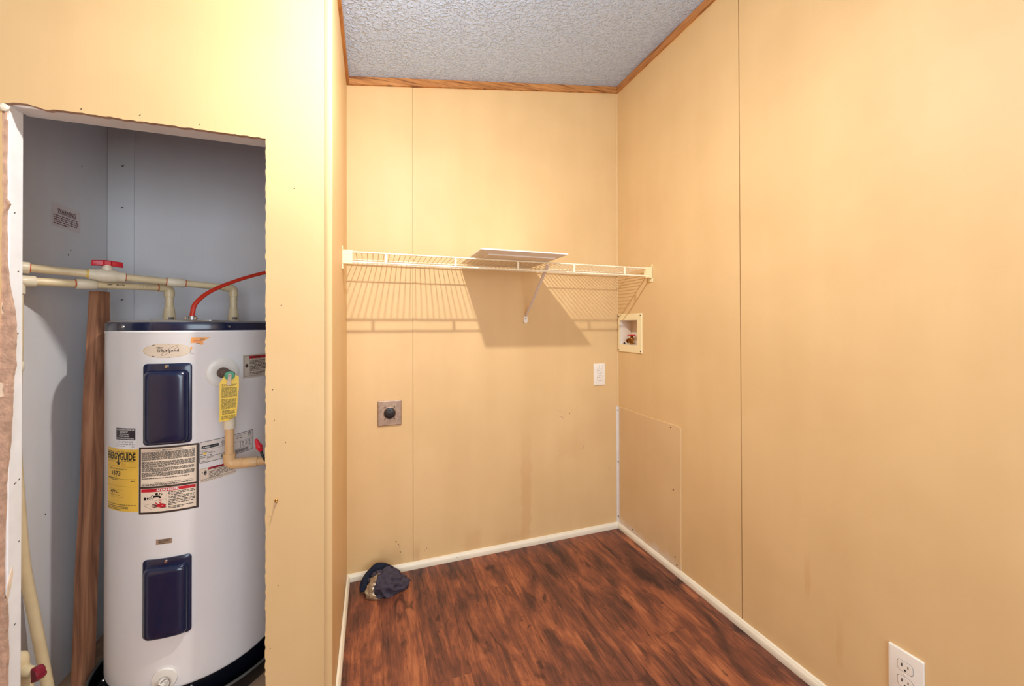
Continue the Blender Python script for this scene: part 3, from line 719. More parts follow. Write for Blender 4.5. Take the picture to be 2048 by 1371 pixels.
# diagonal support brace
p0 = Vector((-.546, -.0045, 1.152)); p1 = Vector((-.546, SY+.004, SZ-.006))
d = (p1-p0).normalized(); nn = Vector((1, 0, 0)).cross(d)
bm = BM(); rings = []
for p, hw, t in ((p0, .0055, .0035), (p0+d*.02, .0065, .005), (p1-d*.03, .0085, .006), (p1, .0085, .004)):
    rings.append([bm.verts.new(p+Vector((1, 0, 0))*a*hw+nn*b*t) for a, b in ((-1, -.5), (-.7, .5), (.7, .5), (1, -.5))])
for r0, r1 in zip(rings, rings[1:]):
    for k in range(4): bm.faces.new((r0[k], r0[(k+1) % 4], r1[(k+1) % 4], r1[k]))
bm.faces.new(rings[0][::-1]); bm.faces.new(rings[-1])
bmesh.ops.bevel(bm, geom=list(bm.edges), offset=.0007, segments=1, affect='EDGES')
simple('brace_grey', (222, 206, 194), .4, var=.02)
brace = finish('support_brace', bm, 'brace_grey', sh)
bm = BM(); mpf = plane_map((-.546, 0, 1.137), (1, 0, 0), (0, 0, 1))
Lf = [(.0105*math.cos(a), .008+.0105*math.sin(a)) for a in [PI*k/10 for k in range(11)]]+[(-.0105, -.013), (-.008, -.0165), (.008, -.0165), (.0105, -.013)]
pillow(bm, mpf, [(Lf, .0004), (Lf, .0035), ([(u*.86, v*.9) for u, v in Lf], .0048)]); foot = finish('brace_foot', bm, 'plastic_white', brace)
screw(foot, (-.546, -.0048, 1.141), (0, -1, 0), .0032, 'screw_dark'); screw(foot, (-.547, -.0048, 1.152), (0, -1, 0), .002, 'screw_dark')
for x in (-.56, -.535): mark(foot, plane_map((0, -.0002, 0), (1, 0, 0), (0, 0, 1)), x+.002, 1.121, .004, .004, .3, 'dark_hole', 'hole')

# white bevelled panel lying on the shelf
PZ = SZ+.0053; bm = BM()
mpP = plane_map((0, 0, 0), (1, 0, 0), (0, 1, 0))
def rect(u0, u1, v0, v1): return [(u0, v0), (u1, v0), (u1, v1), (u0, v1)]
X0, X1, Y0, Y1 = -.882, -.511, -.396, -.03; iv = .042
loops = [(rect(X0+iv, X1-iv, Y0+iv, Y1-iv), PZ), (rect(X0+iv*.93, X1-iv*.93, Y0+iv*.93, Y1-iv*.93), PZ+.004), (rect(X0, X1, Y0, Y1), PZ+.0125), (rect(X0, X1, Y0, Y1), PZ+.0165), (rect(X0+.002, X1-.002, Y0+.002, Y1-.002), PZ+.0178)]
pillow(bm, mpP, loops); bm.faces.new([v for v in bm.verts if abs(v.co.z-PZ) < 1e-6])
tag(finish('loose_panel', bm, 'panel_white', loc=((X0+X1)/2, (Y0+Y1)/2, PZ)), 'white panel with sloping edges on top of the wire shelf', 'panel')

# ------------------------------------------------------------------ outlets
def duplex(label, o, eu, group, loc, lines=False):
    mp = plane_map(o, eu, (0, 0, 1)); n = Vector(eu).cross(Vector((0, 0, 1)))
    t = thing('wall_outlet', label, 'outlet', loc, group)
    hw, hh = .0355, .0585
    bm = BM(); pillow(bm, mp, [(rr(-hw, hw, -hh, hh, .003), .0004), (rr(-hw, hw, -hh, hh, .003), .0035), (rr(-hw+.0015, hw-.0015, -hh+.0015, hh-.0015, .003), .0052), (rr(-hw+.004, hw-.004, -hh+.004, hh-.004, .003), .006)])
    finish('cover_plate', bm, 'plastic_white', t, smooth=math.radians(25))
    for sgn in (1, -1):
        cv = sgn*.0195
        L = []
        for k in range(28):
            a = 2*PI*k/28; L.append((max(-.0152, min(.0152, .0172*math.cos(a))), cv+max(-.0132, min(.0132, .0172*math.sin(a)))))
        G = [(u*1.05, cv+(v-cv)*1.06) for u, v in L]
        bm = BM(); pillow(bm, mp, [(G, .0055), (G, .00615)]); finish('receptacle_gap', bm, 'print_brown', t)
        bm = BM(); pillow(bm, mp, [(L, .0055), (L, .0066), ([(u*.95, cv+(v-cv)*.95) for u, v in L], .0070)])
        rc = finish('receptacle', bm, 'outlet_face', t)
        for u, l in ((-.0062, .0075), (.0062, .0062)):
            bm = BM(); pillow(bm, mp, [(rect(u-.0011, u+.0011, cv+.003-l/2, cv+.003+l/2), .0069), (rect(u-.0011, u+.0011, cv+.003-l/2, cv+.003+l/2), .0072)]); finish('slot', bm, 'dark_hole', rc)
        bm = BM(); Lh = [(.0023*math.cos(2*PI*k/10), cv-.0075+.0023*math.sin(2*PI*k/10)) for k in range(10)]
        pillow(bm, mp, [(Lh, .0069), (Lh, .0072)]); finish('slot', bm, 'dark_hole', rc)
    sc = BM(); lathe(sc, mp(0, 0, .006), n, [(0, -.001), (.003, -.001), (.003, .0006), (.002, .0012), (0, .0012)], 14); finish('screw', sc, 'plastic_white', t)
    if lines:
        for u in (-.004, .017):
            bm = BM(); pillow(bm, mp, [(rect(u-.0004, u+.0004, .036, .053), .0057), (rect(u-.0004, u+.0004, .036, .053), .0063)]); finish('drip_line', bm, 'print_grey', t)
    return t
duplex('white duplex outlet on the back wall below the washer box', (-.1195, 0, .8425), (1, 0, 0), 'duplex wall outlets', (-.1195, 0, .784), True)
duplex('white duplex outlet low on the right wall', (0, -1.2415, .2195), (0, -1, 0), 'duplex wall outlets', (0, -1.2415, .161))

t = thing('dryer_outlet', 'square steel dryer outlet plate with a black round socket', 'outlet', (-1.203, 0, .66))
mp = plane_map((-1.203, 0, .7165), (1, 0, 0), (0, 0, 1)); hw, hh = .051, .0555
bm = BM(); pillow(bm, mp, [(rr(-hw, hw, -hh, hh, .002), .0004), (rr(-hw, hw, -hh, hh, .002), .006), (rr(-hw+.003, hw-.003, -hh+.003, hh-.003, .002), .0085)]); finish('cover_plate', bm, 'steel_dirty', t, smooth=math.radians(20))
o_ = mp(0, 0, .0085); nB = (0, -1, 0)
bm = BM(); lathe(bm, o_, nB, [(.0275, -.002), (.0275, .0022), (.0255, .003), (.0235, .001), (.0235, -.0005)], 36); finish('socket_rim', bm, 'steel_dirty', t, smooth=SM)
bm = BM(); lathe(bm, o_, nB, [(0, -.001), (.0235, -.001), (.0235, .0032), (.0215, .0042), (0, .0042)], 36); so = finish('socket', bm, 'socket_black', t, smooth=SM)
mps = plane_map(mp(0, 0, .0127), (1, 0, 0), (0, 0, 1))
for u, v, l, w_, a in ((0, .0125, .012, .0042, 0), (-.0105, -.0045, .011, .0036, -1.0), (.0105, -.0045, .011, .0036, 1.0)):
    c, s = math.cos(a), math.sin(a); Lq = [(u+c*x-s*y, v+s*x+c*y) for x, y in rect(-l/2, l/2, -w_/2, w_/2)]
    bm = BM(); pillow(bm, mps, [(Lq, -.0005), (Lq, .0004)]); finish('slot', bm, 'dark_hole', so)
bm = BM(); lathe(bm, mps(0, 0, 0), nB, [(0, -.001), (.0042, -.001), (.0042, .0012), (.0028, .0016), (.0024, .0004), (0, .0004)], 16); finish('centre_screw', bm, 'screw_dark', so)
for u in (-.020, .020):
    for v in (-.0255, .0265): screw(t, mp(u, v, .0085), nB, .0028, 'screw_dark')

# ------------------------------------------------------------------ washer outlet box in the right wall
t = thing('washer_box', 'cream recessed washer box with a red handled valve in the right wall', 'washer box', (0, -.1065, .964))
o0_ = (0, 0, 0); mp = mpR   # u = -y, v = z
OU0, OU1, OV0, OV1 = .0105, .2105, .9645, 1.1675; IU0, IU1, IV0, IV1 = .022, .175, 1.004, 1.134
bm = BM()
O1 = [bm.verts.new(mp(u, v, .0006)) for u, v in rect(OU0, OU1, OV0, OV1)]; O2 = [bm.verts.new(mp(u, v, .0045)) for u, v in rect(OU0, OU1, OV0, OV1)]
O3 = [bm.verts.new(mp(u, v, .006)) for u, v in rect(OU0+.002, OU1-.002, OV0+.002, OV1-.002)]
I1 = [bm.verts.new(mp(u, v, .006)) for u, v in rect(IU0, IU1, IV0, IV1)]; I2 = [bm.verts.new(mp(u, v, .0006)) for u, v in rect(IU0, IU1, IV0, IV1)]
for a, b in ((O1, O2), (O2, O3), (O3, I1), (I1, I2), (I2, O1)):
    for k in range(4): bm.faces.new((a[k], a[(k+1) % 4], b[(k+1) % 4], b[k]))
finish('face_frame', bm, 'plastic_ivory', t)
bm = BM(); dp = -.075
Ia = [bm.verts.new(mp(u, v, .0)) for u, v in rect(IU0, IU1, IV0, IV1)]; Ib = [bm.verts.new(mp(u, v, dp)) for u, v in rect(IU0+.002, IU1-.002, IV0+.002, IV1-.002)]
for k in range(4): bm.faces.new((Ia[k], Ia[(k+1) % 4], Ib[(k+1) % 4], Ib[k]))
bm.faces.new(Ib)
simple('box_inside', (242, 226, 206), .4, var=.02)
finish('box_liner', bm, 'box_inside', t, recalc=False)
bm = BM(); pillow(bm, mp, [(rect(IU0+.006, IU0+.10, IV0+.003, IV0+.068), dp+.0006), (rect(IU0+.006, IU0+.10, IV0+.003, IV0+.068), dp+.006)]); finish('inner_shelf', bm, 'box_inside', t)
for u in (OU0+.007, OU1-.009):
    for v in (OV0+.01, OV1-.011): screw(t, mp(u, v, .006), (-1, 0, 0), .0032, 'screw_dark')
vc = mp(.075, IV0+.003, -.036)
bm = BM(); lathe(bm, vc, (0, 0, 1), [(0, -.0005), (.011, -.0005), (.011, .006), (.0085, .008), (.0085, .016), (.012, .019), (.0135, .026), (.011, .034), (.0075, .038), (.0055, .044), (0, .044)], 20)
lathe(bm, vc+Vector((0, 0, .022)), (-1, .12, -.25), [(0, .0), (.0085, .006), (.0085, .016), (.0125, .017), (.0125, .027), (.0095, .028), (.0085, .018), (0, .017)], 20)
val = finish('valve', bm, 'brass', t, smooth=SM)
bm = BM(); hc = vc+Vector((0, 0, .047)); prof = []
L = [((.021+.0025*math.cos(5*a))*math.cos(a), (.021+.0025*math.cos(5*a))*math.sin(a)) for a in [2*PI*k/40 for k in range(40)]]
pillow(bm, plane_map(hc, (1, 0, 0), (0, 1, 0)), [([(u*.8, v*.8) for u, v in L], -.003), (L, -.0015), (L, .0025), ([(u*.8, v*.8) for u, v in L], .0045)]); bm.faces.new([v for v in bm.verts if abs(v.co.z-(hc.z-.003)) < 1e-6])
finish('valve_handle', bm, 'red_plastic', val, smooth=SM)
bm = BM(); lathe(bm, vc+Vector((-.022, .035, -.0005)), (0, 0, 1), [(0, 0), (.006, 0), (.006, .004), (.003, .006), (.003, .01), (0, .01)], 12); finish('drain_plug', bm, 'screw_dark', t, smooth=SM)

# ------------------------------------------------------------------ cloth on the floor
cl = thing('cloth_bundle', 'crumpled slate and navy cloth with a shiny strip on the floor', 'cloth', (-1.235, -.125, 0))
def crumple(cx_, cy_, ax, ay, az, seed, sub=5, fold=.16, tail=0):
    bm = BM(); bmesh.ops.create_icosphere(bm, subdivisions=sub, radius=1); off = Vector((seed*3.1, seed*1.7, seed*.9))
    for v in bm.verts:
        d = v.co.normalized(); q = Vector((d.x*1.6+d.z*.9, d.y*2.2-d.x*.6, d.z*1.7))
        n1 = 1-2.2*abs(mnoise.noise(q*1.1+off)); n2 = 1-2.2*abs(mnoise.noise(q*2.3+off*1.3)); n3 = mnoise.noise(q*5+off)
        k = 1+fold*n1+fold*.5*n2+fold*.12*n3
        p = Vector((d.x*ax*k, d.y*ay*k, d.z*az*k))
        if tail and d.x > .2: p.x += tail*(d.x-.2)**2*(1-max(0, d.z)); p.z *= 1-.35*(d.x-.2)
        z = p.z+az*.35
        if z < .0015: z = .0015+.0008*abs(mnoise.noise(q*6)); p.x *= 1.03; p.y *= 1.03
        v.co = Vector((cx_+p.x, cy_+p.y, z))
    return bm
CK = .76; CO = Vector((-1.247, -.105, 0)); SH = Vector((-.004, .011, 0))
def shrink(bm):
    for v in bm.verts:
        v.co = CO+SH+(v.co-CO)*CK; v.co.z = max(v.co.z, .0012)
    return bm
finish('cloth_body', shrink(crumple(-1.213, -.128, .080, .060, .072, 2.0, tail=.045, fold=.26)), 'cloth_slate', cl, smooth=True)
bm = sweep(BM(), catmull([(-1.322, -.130, .016), (-1.320, -.108, .046), (-1.300, -.090, .082), (-1.262, -.080, .103), (-1.218, -.082, .100), (-1.18, -.09, .080)], 10), [.020+.004*math.sin(k*.21) for k in range(51)], 22)
for v in bm.verts:
    v.co += Vector((.6, .4, .7))*(.012*mnoise.noise(v.co*17)); v.co.z = max(v.co.z, .002); v.co.y = min(v.co.y, -.002)
finish('cloth_lining', shrink(bm), 'cloth_navy', cl, smooth=True)
path = catmull([(-1.246, -.140, .104), (-1.268, -.158, .094), (-1.286, -.174, .068), (-1.292, -.186, .040), (-1.282, -.198, .014), (-1.258, -.204, .005)], 10)
bm = BM(); rows = []
for i, p in enumerate(path):
    t_ = i/(len(path)-1); hw = .006+.036*t_**.7*(1-.35*t_); row = []
    for k in range(9):
        s = (k-4)/4; q = p+Vector((.85, -.30, .05))*hw*s+Vector((.2, -.6, .5))*(.010*(1-s*s))
        q += Vector((1, -1, .6))*(.011*mnoise.noise(q*60)); q.z = max(q.z, .0025); row.append(bm.verts.new(q))
    rows.append(row)
for r0, r1 in zip(rows, rows[1:]):
    for k in range(8): bm.faces.new((r0[k], r0[k+1], r1[k+1], r1[k]))
ret = bmesh.ops.solidify(bm, geom=list(bm.faces), thickness=.0025)
shrink(bm)
so = finish('shiny_strip', bm, 'sequin', cl, smooth=False)
so['label'] = 'shiny silvery beige strip'

# ------------------------------------------------------------------ water heater
HX, HY, HR = -1.815, -.259, .228
ZB, ZT = .085, 1.0935
wh = thing('water_heater', 'white cylindrical electric water heater with navy covers', 'water heater', (HX, HY, .012))
def cyl(u, v, w):
    a = u/HR; return Vector((HX+(HR+w)*math.sin(a), HY-(HR+w)*math.cos(a), v))
def U(deg): return math.radians(deg)*HR
bm = BM(); lathe(bm, (HX, HY, 0), (0, 0, 1), [(HR-.03, ZB+.004), (HR-.004, ZB), (HR-.001, ZB+.003), (HR, ZB+.008), (HR, ZT-.008), (HR+.0012, ZT-.006), (HR+.0016, ZT-.003), (HR+.0006, ZT), (HR-.03, ZT)], 128); finish('tank_jacket', bm, 'heater_white', wh, smooth=SM)
bm = BM(); lathe(bm, (HX, HY, 0), (0, 0, 1), [(HR-.03, ZT+.0003), (HR+.0002, ZT+.0003), (HR+.0008, ZT+.004), (HR+.0008, ZT+.020), (HR-.0005, ZT+.0235), (HR-.003, ZT+.0245), (HR-.02, ZT+.0245)], 128); finish('top_band', bm, 'navy', wh, smooth=SM)
bm = BM(); lathe(bm, (HX, HY, 0), (0, 0, 1), [(HR-.0035, ZT+.0246), (HR-.010, ZT+.0275), (HR*.7, ZT+.031), (HR*.3, ZT+.0325), (0, ZT+.0325)], 96); finish('top_lid', bm, 'lid_grey', wh, smooth=SM)
bm = BM(); lathe(bm, (HX, HY, 0), (0, 0, 1), [(HR-.03, .013), (HR-.004, .013), (HR-.0025, .02), (HR-.0025, ZB-.001), (HR-.01, ZB), (HR-.03, ZB)], 128); finish('bottom_band', bm, 'navy_dark', wh, smooth=SM)
def cscrew(deg, z, parent=wh, r=.0042, w=.0008, mat='chrome'):
    a = math.radians(deg); return screw(parent, cyl(U(deg), z, w), (math.sin(a), -math.cos(a), 0), r, mat, h=.003)
for dg in (-30.2, 35.0, -95, 100): cscrew(dg, ZT+.0115)
for dg in (13, -60): cscrew(dg, .078, r=.004)
# junction plate and cable clamp on top
bm = BM(); mpT = plane_map((-1.815, -.35, ZT+.0305), (1, 0, 0), (0, 1, 0))
pillow(bm, mpT, [(rr(-.075, .085, -.075, .06, .012), -.004), (rr(-.075, .085, -.075, .06, .012), .0008), (rr(-.072, .082, -.072, .057, .012), .0014)]); finish('junction_plate', bm, 'galvanised', wh, smooth=SM)
CL = Vector((-1.800, -.38, ZT+.032))
bm = BM(); box(bm, CL.x-.012, CL.x+.012, CL.y-.008, CL.y+.008, CL.z, CL.z+.009, bevel=.002); lathe(bm, CL, (0, 0, 1), [(.0115, .0), (.0115, .004), (.0105, .012), (.008, .012)], 20); clamp = finish('cable_clamp', bm, 'galvanised', wh, smooth=SM)
for s in (-1, 1): screw(clamp, CL+Vector((s*.0125, -.006, .006)), (0, -1, 0), .0042, 'chrome', h=.006)
# access covers
def cover(z0, z1):
    u0, u1 = U(-15.1), U(13.1); bm = BM(); es = 10
    lp = [(rr(u0, u1, z0, z1, .010, 5, es), .0002), (rr(u0, u1, z0, z1, .010, 5, es), .0035), (rr(u0+.0012, u1-.0012, z0+.0012, z1-.0012, .010, 5, es), .0045)]
    a, b, c, d = u0+.0055, u1-.0065, z0+.004, z1-.019
    for ins, w_ in ((0, .0045), (.0012, .0065), (.003, .0125), (.006, .0175), (.0105, .0205), (.016, .0215)):
        lp.append((rr(a+ins, b-ins, c+ins*.55, d-ins*.9, .012, 5, es), w_))
    pillow(bm, cyl, lp, cap=5)
    o = finish('access_cover', bm, 'navy', wh, smooth=math.radians(50)); cscrew(-.9, z1-.008, o, .0048, .0045); return o
cover(.775, 1.0015); cover(.238, .458)
# relief valve
bm = BM(); nseg = 40; rings = []
c0u, c0v = U(31.2), .967
def cdisc(bm, cu, cv, prof, n=40, close=False):
    rings = [[bm.verts.new(cyl(cu+r*math.cos(2*PI*k/n), cv+r*math.sin(2*PI*k/n), w_)) for k in range(n)] for r, w_ in prof]
    for r0, r1 in zip(rings, rings[1:]):
        for k in range(n): bm.faces.new((r0[k], r0[(k+1) % n], r1[(k+1) % n], r1[k]))
    if close: bm.faces.new(rings[-1])
    return bm
finish('relief_escutcheon', cdisc(BM(), c0u, c0v, [(.0425, .0003), (.0425, .0018), (.0405, .0030), (.03, .0032), (.018, .0026), (.0155, .0006)]), 'plastic_white', wh, smooth=SM)
finish('relief_opening', cdisc(BM(), c0u, c0v, [(.0158, .0012), (.012, .0008), (.006, .0008)], close=True), 'foam_brown', wh)
nrm = Vector((math.sin(math.radians(31.3)), -math.cos(math.radians(31.3)), 0)); vb = cyl(c0u, c0v, 0)
bm = BM(); lathe(bm, vb, nrm, [(0, .0), (.010, .001), (.010, .02), (.013, .022), (.013, .03), (.009, .034), (.009, .06), (.010, .062), (.010, .074), (.008, .078), (0, .078)], 20)
PXY = Vector((-1.6625, -.516, 0))
lathe(bm, (PXY.x, PXY.y, .955), (0, 0, -1), [(0, -.012), (.008, -.012), (.011, 0), (.0125, .02), (.0125, .075), (.012, .08), (.012, .09), (0, .09)], 20); rv = finish('relief_valve', bm, 'foam_brown', wh, smooth=SM)
ro = (cam.matrix_world.translation-Vector((PXY.x, PXY.y, .95))); fdir = Vector((ro.x, ro.y, 0)).normalized()
fu = Vector((-fdir.y, fdir.x, 0))          # to the right as seen from the room
TO = Vector((PXY.x, PXY.y, .97))+fdir*.026
mpG = plane_map(TO, fu, (0, 0, 1))
bm = BM(); lathe(bm, mpG(.0005, -.003, .0034), fdir, [(0, 0), (.0118, 0), (.0125, .0015), (.0118, .003), (.004, .0034), (0, .0034)], 28); finish('green_disc', bm, 'green_disc', rv, smooth=SM)
bm = BM(); Lv = [(.0, .003), (.0045, .002), (.005, -.004), (.0028, -.028), (.0, -.031), (-.0045, -.030), (-.006, -.026), (-.0035, -.004), (-.003, .002)]
pillow(bm, mpG, [(Lv, .0072), (Lv, .0088)]); bm.faces.new([v for v in bm.verts][:len(Lv)]); lathe(bm, mpG(.001, -.001, .0088), fdir, [(0, 0), (.003, 0), (.003, .002), (0, .0025)], 12); finish('test_lever', bm, 'steel_dirty', rv, smooth=SM)
# hanging yellow tag
hx = .0
Lt = [(-.0225, -.022), (-.012, -.004), (-.002, .002), (.012, .0), (.0215, -.008), (.022, -.035), (.0185, -.085), (.0165, -.118), (.002, -.128), (-.0225, -.131)]
bm = BM(); pillow(bm, mpG, [(Lt, .0020), (Lt, .0026)]); bm.faces.new(list(bm.verts)[:len(Lt)])
simple('tag_print', (214, 172, 40), .42)
tg = finish('warning_tag', bm, 'tag_yellow', rv)
sh_ = Sheet(mpG, .0028, .0001, .05)
sh_.lines(-.0175, .0175, -.026, 3, .0026, .0014, 0, 0, 4, .8, .003, .008, .0012)
sh_.lines(-.0180, .0172, -.036, 12, .0024, .0015, 0, 0, 5, .7, .003, .009, .0011)
sh_.lines(-.0180, .0158, -.068, 12, .0024, .0015, 0, 0, 6, .6, .003, .009, .0011)
sh_.lines(-.0165, .0140, -.100, 5, .0024, .0016, 0, 0, 7, .8, .003, .009, .0011)
sh_.lines(-.0180, .0135, -.114, 5, .0024, .0014, 0, 0, 8, .9, .003, .009, .0011)
sh_.done('tag_lettering', 'tag_ink', tg)

# badges and labels --------------------------------------------------------
inks = lambda *a: list(a)
def sheet(): return Sheet(cyl)
# oval badge
s = sheet(); bu, bv = U(-1.7), 1.0375; ra, rb = U(14.4), .0195
n = 40
def oval(k, sc=1.0): 
    a = 2*PI*k/n; c, q = math.cos(a), math.sin(a)
    return (bu+sc*ra*math.copysign(abs(c)**.82, c), bv+sc*rb*math.copysign(abs(q)**.95, q))
def fan(s, sc, mi, layer, steps=12):
    # filled in vertical strips so that it follows the jacket
    xs = [-1+2*i/steps*1.0 for i in range(steps+1)]
    for a, b in zip(xs, xs[1:]):
        ha = rb*sc*max(0, 1-abs(a)**2.4)**.55; hb = rb*sc*max(0, 1-abs(b)**2.4)**.55
        s.face([(bu+a*ra*sc, bv-ha), (bu+b*ra*sc, bv-hb), (bu+b*ra*sc, bv+hb), (bu+a*ra*sc, bv+ha)] if ha > 1e-6 and hb > 1e-6 else ([(bu+a*ra*sc, bv), (bu+b*ra*sc, bv-hb), (bu+b*ra*sc, bv+hb)] if ha <= 1e-6 else [(bu+a*ra*sc, bv-ha), (bu+b*ra*sc, bv), (bu+a*ra*sc, bv+ha)]), mi, layer)
fan(s, 1.0, 1, 0, 20); fan(s, .955, 0, 1, 20)
# the word, drawn as serif strokes (x-height 1)
def serif_word(s, x0, y0, sc, mi, layer, xs=1.0):
    T, t = .26, .09; cur = [0.0]
    def X(x): return x0+(cur[0]+x)*sc*xs
    def q(x, y): return (X(x), y0+y*sc)
    def bar(xa, ya, xb, yb, w_): s.strip([q(xa, ya), q(xb, yb)], w_*sc, mi, layer)
    def ser(x, y, w_=.5): bar(x-w_/2, y+.045, x+w_/2, y+.045, .09)
    def serd(x, y, w_=.5): bar(x-w_/2, y-.045, x+w_/2, y-.045, .09)
    def o_(w_=.95):
        k = 22
        for i in range(k):
            a, b = 2*PI*i/k, 2*PI*(i+1)/k
            f = lambda an, io: q(w_/2+(w_/2-(.22 if io else 0))*math.cos(an), .5+(.52-(.07 if io else 0))*math.sin(an))
            s.face([f(a, 0), f(b, 0), f(b, 1), f(a, 1)], mi, layer)
    # W
    bar(.12, 1.5, .52, 0, T); bar(.52, 0, .92, 1.4, t); bar(.82, 1.5, 1.22, 0, T); bar(1.22, 0, 1.62, 1.48, t); serd(.15, 1.52, .5); serd(.86, 1.52, .5); serd(1.6, 1.52, .46); cur[0] += 1.85
    # h
    bar(.2, 0, .2, 1.6, T); ser(.2, 0); bar(.08, 1.56, .2, 1.56, .09); pts = [q(.32+.26-.26*math.cos(a), .62+.36*math.sin(a)) for a in [PI*k/10 for k in range(11)]]; s.strip(pts, .15*sc, mi, layer); bar(.84, 0, .84, .64, T); ser(.84, 0); cur[0] += 1.18
    # i
    bar(.2, 0, .2, 1, T); ser(.2, 0); bar(.04, .96, .2, .96, .09); s.disc(X(.2), y0+1.38*sc, .17*sc*xs, .17*sc, mi, layer, 12); cur[0] += .52
    # r
    bar(.2, 0, .2, 1, T); ser(.2, 0); bar(.04, .96, .2, .96, .09); s.strip([q(.3, .66), q(.42, .88), q(.6, .96)], .12*sc, mi, layer); s.disc(X(.66), y0+.86*sc, .13*sc*xs, .13*sc, mi, layer, 12); cur[0] += .86
    # l
    bar(.2, 0, .2, 1.6, T); ser(.2, 0); bar(.06, 1.56, .2, 1.56, .09); cur[0] += .5
    # p
    bar(.2, -.5, .2, 1, T); ser(.2, -.5); bar(.04, .96, .2, .96, .09); cur[0] += .18; o_(.92); cur[0] += 1.02
    o_(.96); cur[0] += 1.06; o_(.96); cur[0] += 1.08
    bar(.2, 0, .2, 1.6, T); ser(.2, 0); bar(.06, 1.56, .2, 1.56, .09); cur[0] += .5
    return cur[0]*sc*xs
wd = .0515
serif_word(s, bu-.0215, bv-.0035, .0054, 2, 3, wd/(8.75*.0054))
# ring swoosh behind the word
sw = []
for k in range(41):
    a = 2*PI*k/40; x, y = .0235*math.cos(a), .0045*math.sin(a); c, q_ = math.cos(.62), math.sin(.62)
    sw.append((bu+.008+c*x-q_*y, bv+.0005+q_*x+c*y))
s.strip(sw[:-1], .0006, 3, 2, closed=True)
# little lozenge above the W
s.ring(bu-.0155, bv+.0085, .0066, .0022, .0006, 2, 2, 20, .0006); s.face([(bu-.0255, bv+.0082), (bu-.0205, bv+.0072), (bu-.0205, bv+.0098)], 2, 2); s.face([(bu-.0055, bv+.0088), (bu-.0105, bv+.0075), (bu-.0105, bv+.0100)], 2, 2)
s.lines(bu-.0195, bu-.0115, bv+.0095, 1, .002, .0018, 3, 3, 2, 1, .0012, .002, .0005)
for du, dv in ((-.030, .0155), (-.030, -.0155)): s.strip([(bu+du-.003, bv+dv-.0008*(1 if dv > 0 else -1)), (bu+du+.003, bv+dv+.0008*(1 if dv > 0 else -1))], .0016, 2, 2)
s.lines(bu+.0035, bu+.011, bv+.0188, 1, .002, .0012, 3, 2, 3, 1, .001, .002, .0007); s.lines(bu+.004, bu+.010, bv-.0182, 1, .002, .0012, 3, 2, 4, 1, .001, .002, .0007)
s.done('oval_badge', ['badge_tan', 'badge_rim', 'print_black', 'print_brown'], wh)['label'] = 'tan oval maker badge'
# torn orange sticker
s = sheet(); a0, b0 = U(12.4), 1.0745
pts = [(a0, b0-.0005), (a0+.0440, b0-.001), (a0+.036, b0-.006), (a0+.030, b0-.012), (a0+.026, b0-.0125), (a0+.0285, b0-.0205), (a0+.0225, b0-.0225), (a0+.0155, b0-.018), (a0+.010, b0-.0165), (a0+.0075, b0-.0195), (a0+.005, b0-.0165), (a0-.0005, b0-.0175)]
s.face([pts[0], pts[11], pts[10], pts[8], (a0+.010, b0-.0005)], 0, 0); s.face([pts[8], pts[7], (a0+.021, b0-.0005), (a0+.010, b0-.0005)], 0, 0); s.face([pts[7], pts[6], pts[5], pts[4], (a0+.028, b0-.0005), (a0+.021, b0-.0005)], 0, 0); s.face([pts[4], pts[3], pts[2], pts[1], (a0+.028, b0-.0005)], 0, 0)
s.text('WHAT', a0+.0262, b0-.0075, .0030, 1, 2, .011, 'C', .02); s.lines(a0+.006, a0+.0265, b0-.0085, 1, .002, .0009, 2, 2, 5, 1); s.lines(a0+.0120, a0+.0225, b0-.0175, 1, .002, .0012, 2, 2, 6, 1, .001, .002, .0004); s.rect(a0+.004, b0-.0155, a0+.025, b0-.0095, 3, 1)
simple('label_orange_deep', (250, 142, 48), .42, var=.03)
s.done('orange_sticker', ['label_orange', 'print_brown', 'print_brown', 'label_orange_deep'], wh)['label'] = 'torn orange sticker'
s = sheet(); s.strip([(U(12.0), 1.0415), (U(12.0)+.0002, 1.028), (U(14.0), 1.0265)], .0012, 0, 0); s.rect(U(12.1), 1.0405, U(12.1)+.004, 1.047, 1, 1); s.done('torn_sticker_rest', ['label_clear', 'label_orange'], wh)
# dark notice
s = sheet(); u0, u1, v0, v1 = U(-37.0), U(-20.9), .7895, .8225
s.rect(u0-.002, .7630, u1+.002, v1+.0015, 0, 0); s.rect(u0, v0, u1, v1, 1, 1); um = (u0+u1)/2
for body, v, h, w_ in (('IF YOU HAVE A PROBLEM', .8165, .0034, .058), ('DO NOT', .8095, .0044, .026), ('RETURN THIS', .8037, .0033, .030), ('WATER HEATER', .7982, .0033, .034), ('TO THE PLACE OF PURCHASE.', .7920, .0033, .058)):
    s.text(body, um-(0 if w_ > .05 else .003), v, h, 2, 3, w_, 'C', .02)
s.text('Call 1-877-817-6750', um, .7818, .0042, 3, 2, .050, 'C', .0)
s.lines(u0, u1, .7780, 1, .003, .0016, 4, 2, 7, 1, .004, .010, .003); s.lines(u0, u0+.034, .7726, 1, .003, .0014, 4, 2, 8, 1); s.lines(u1-.010, u1, .7720, 1, .003, .0012, 4, 2, 9, 1)
simple('notice_dark', (48, 40, 48), .4)
s.done('notice_label', ['heater_white', 'notice_dark', 'print_white', 'print_brown', 'print_grey'], wh)['label'] = 'dark notice label with white lettering'
# yellow energy label
s = sheet(); u0, u1, v0, v1 = U(-48.6), U(-18.6), .5905, .7645
s.rect(u0, v0, u1, v1, 0, 0)
ue0, ue1 = u0+.004, u1-.008
s.lines(ue0, ue1, v1-.0085, 1, .003, .0012, 2, 2, 10, 1, .004, .014, .003)
yb = v1-.0305; capn = .0185
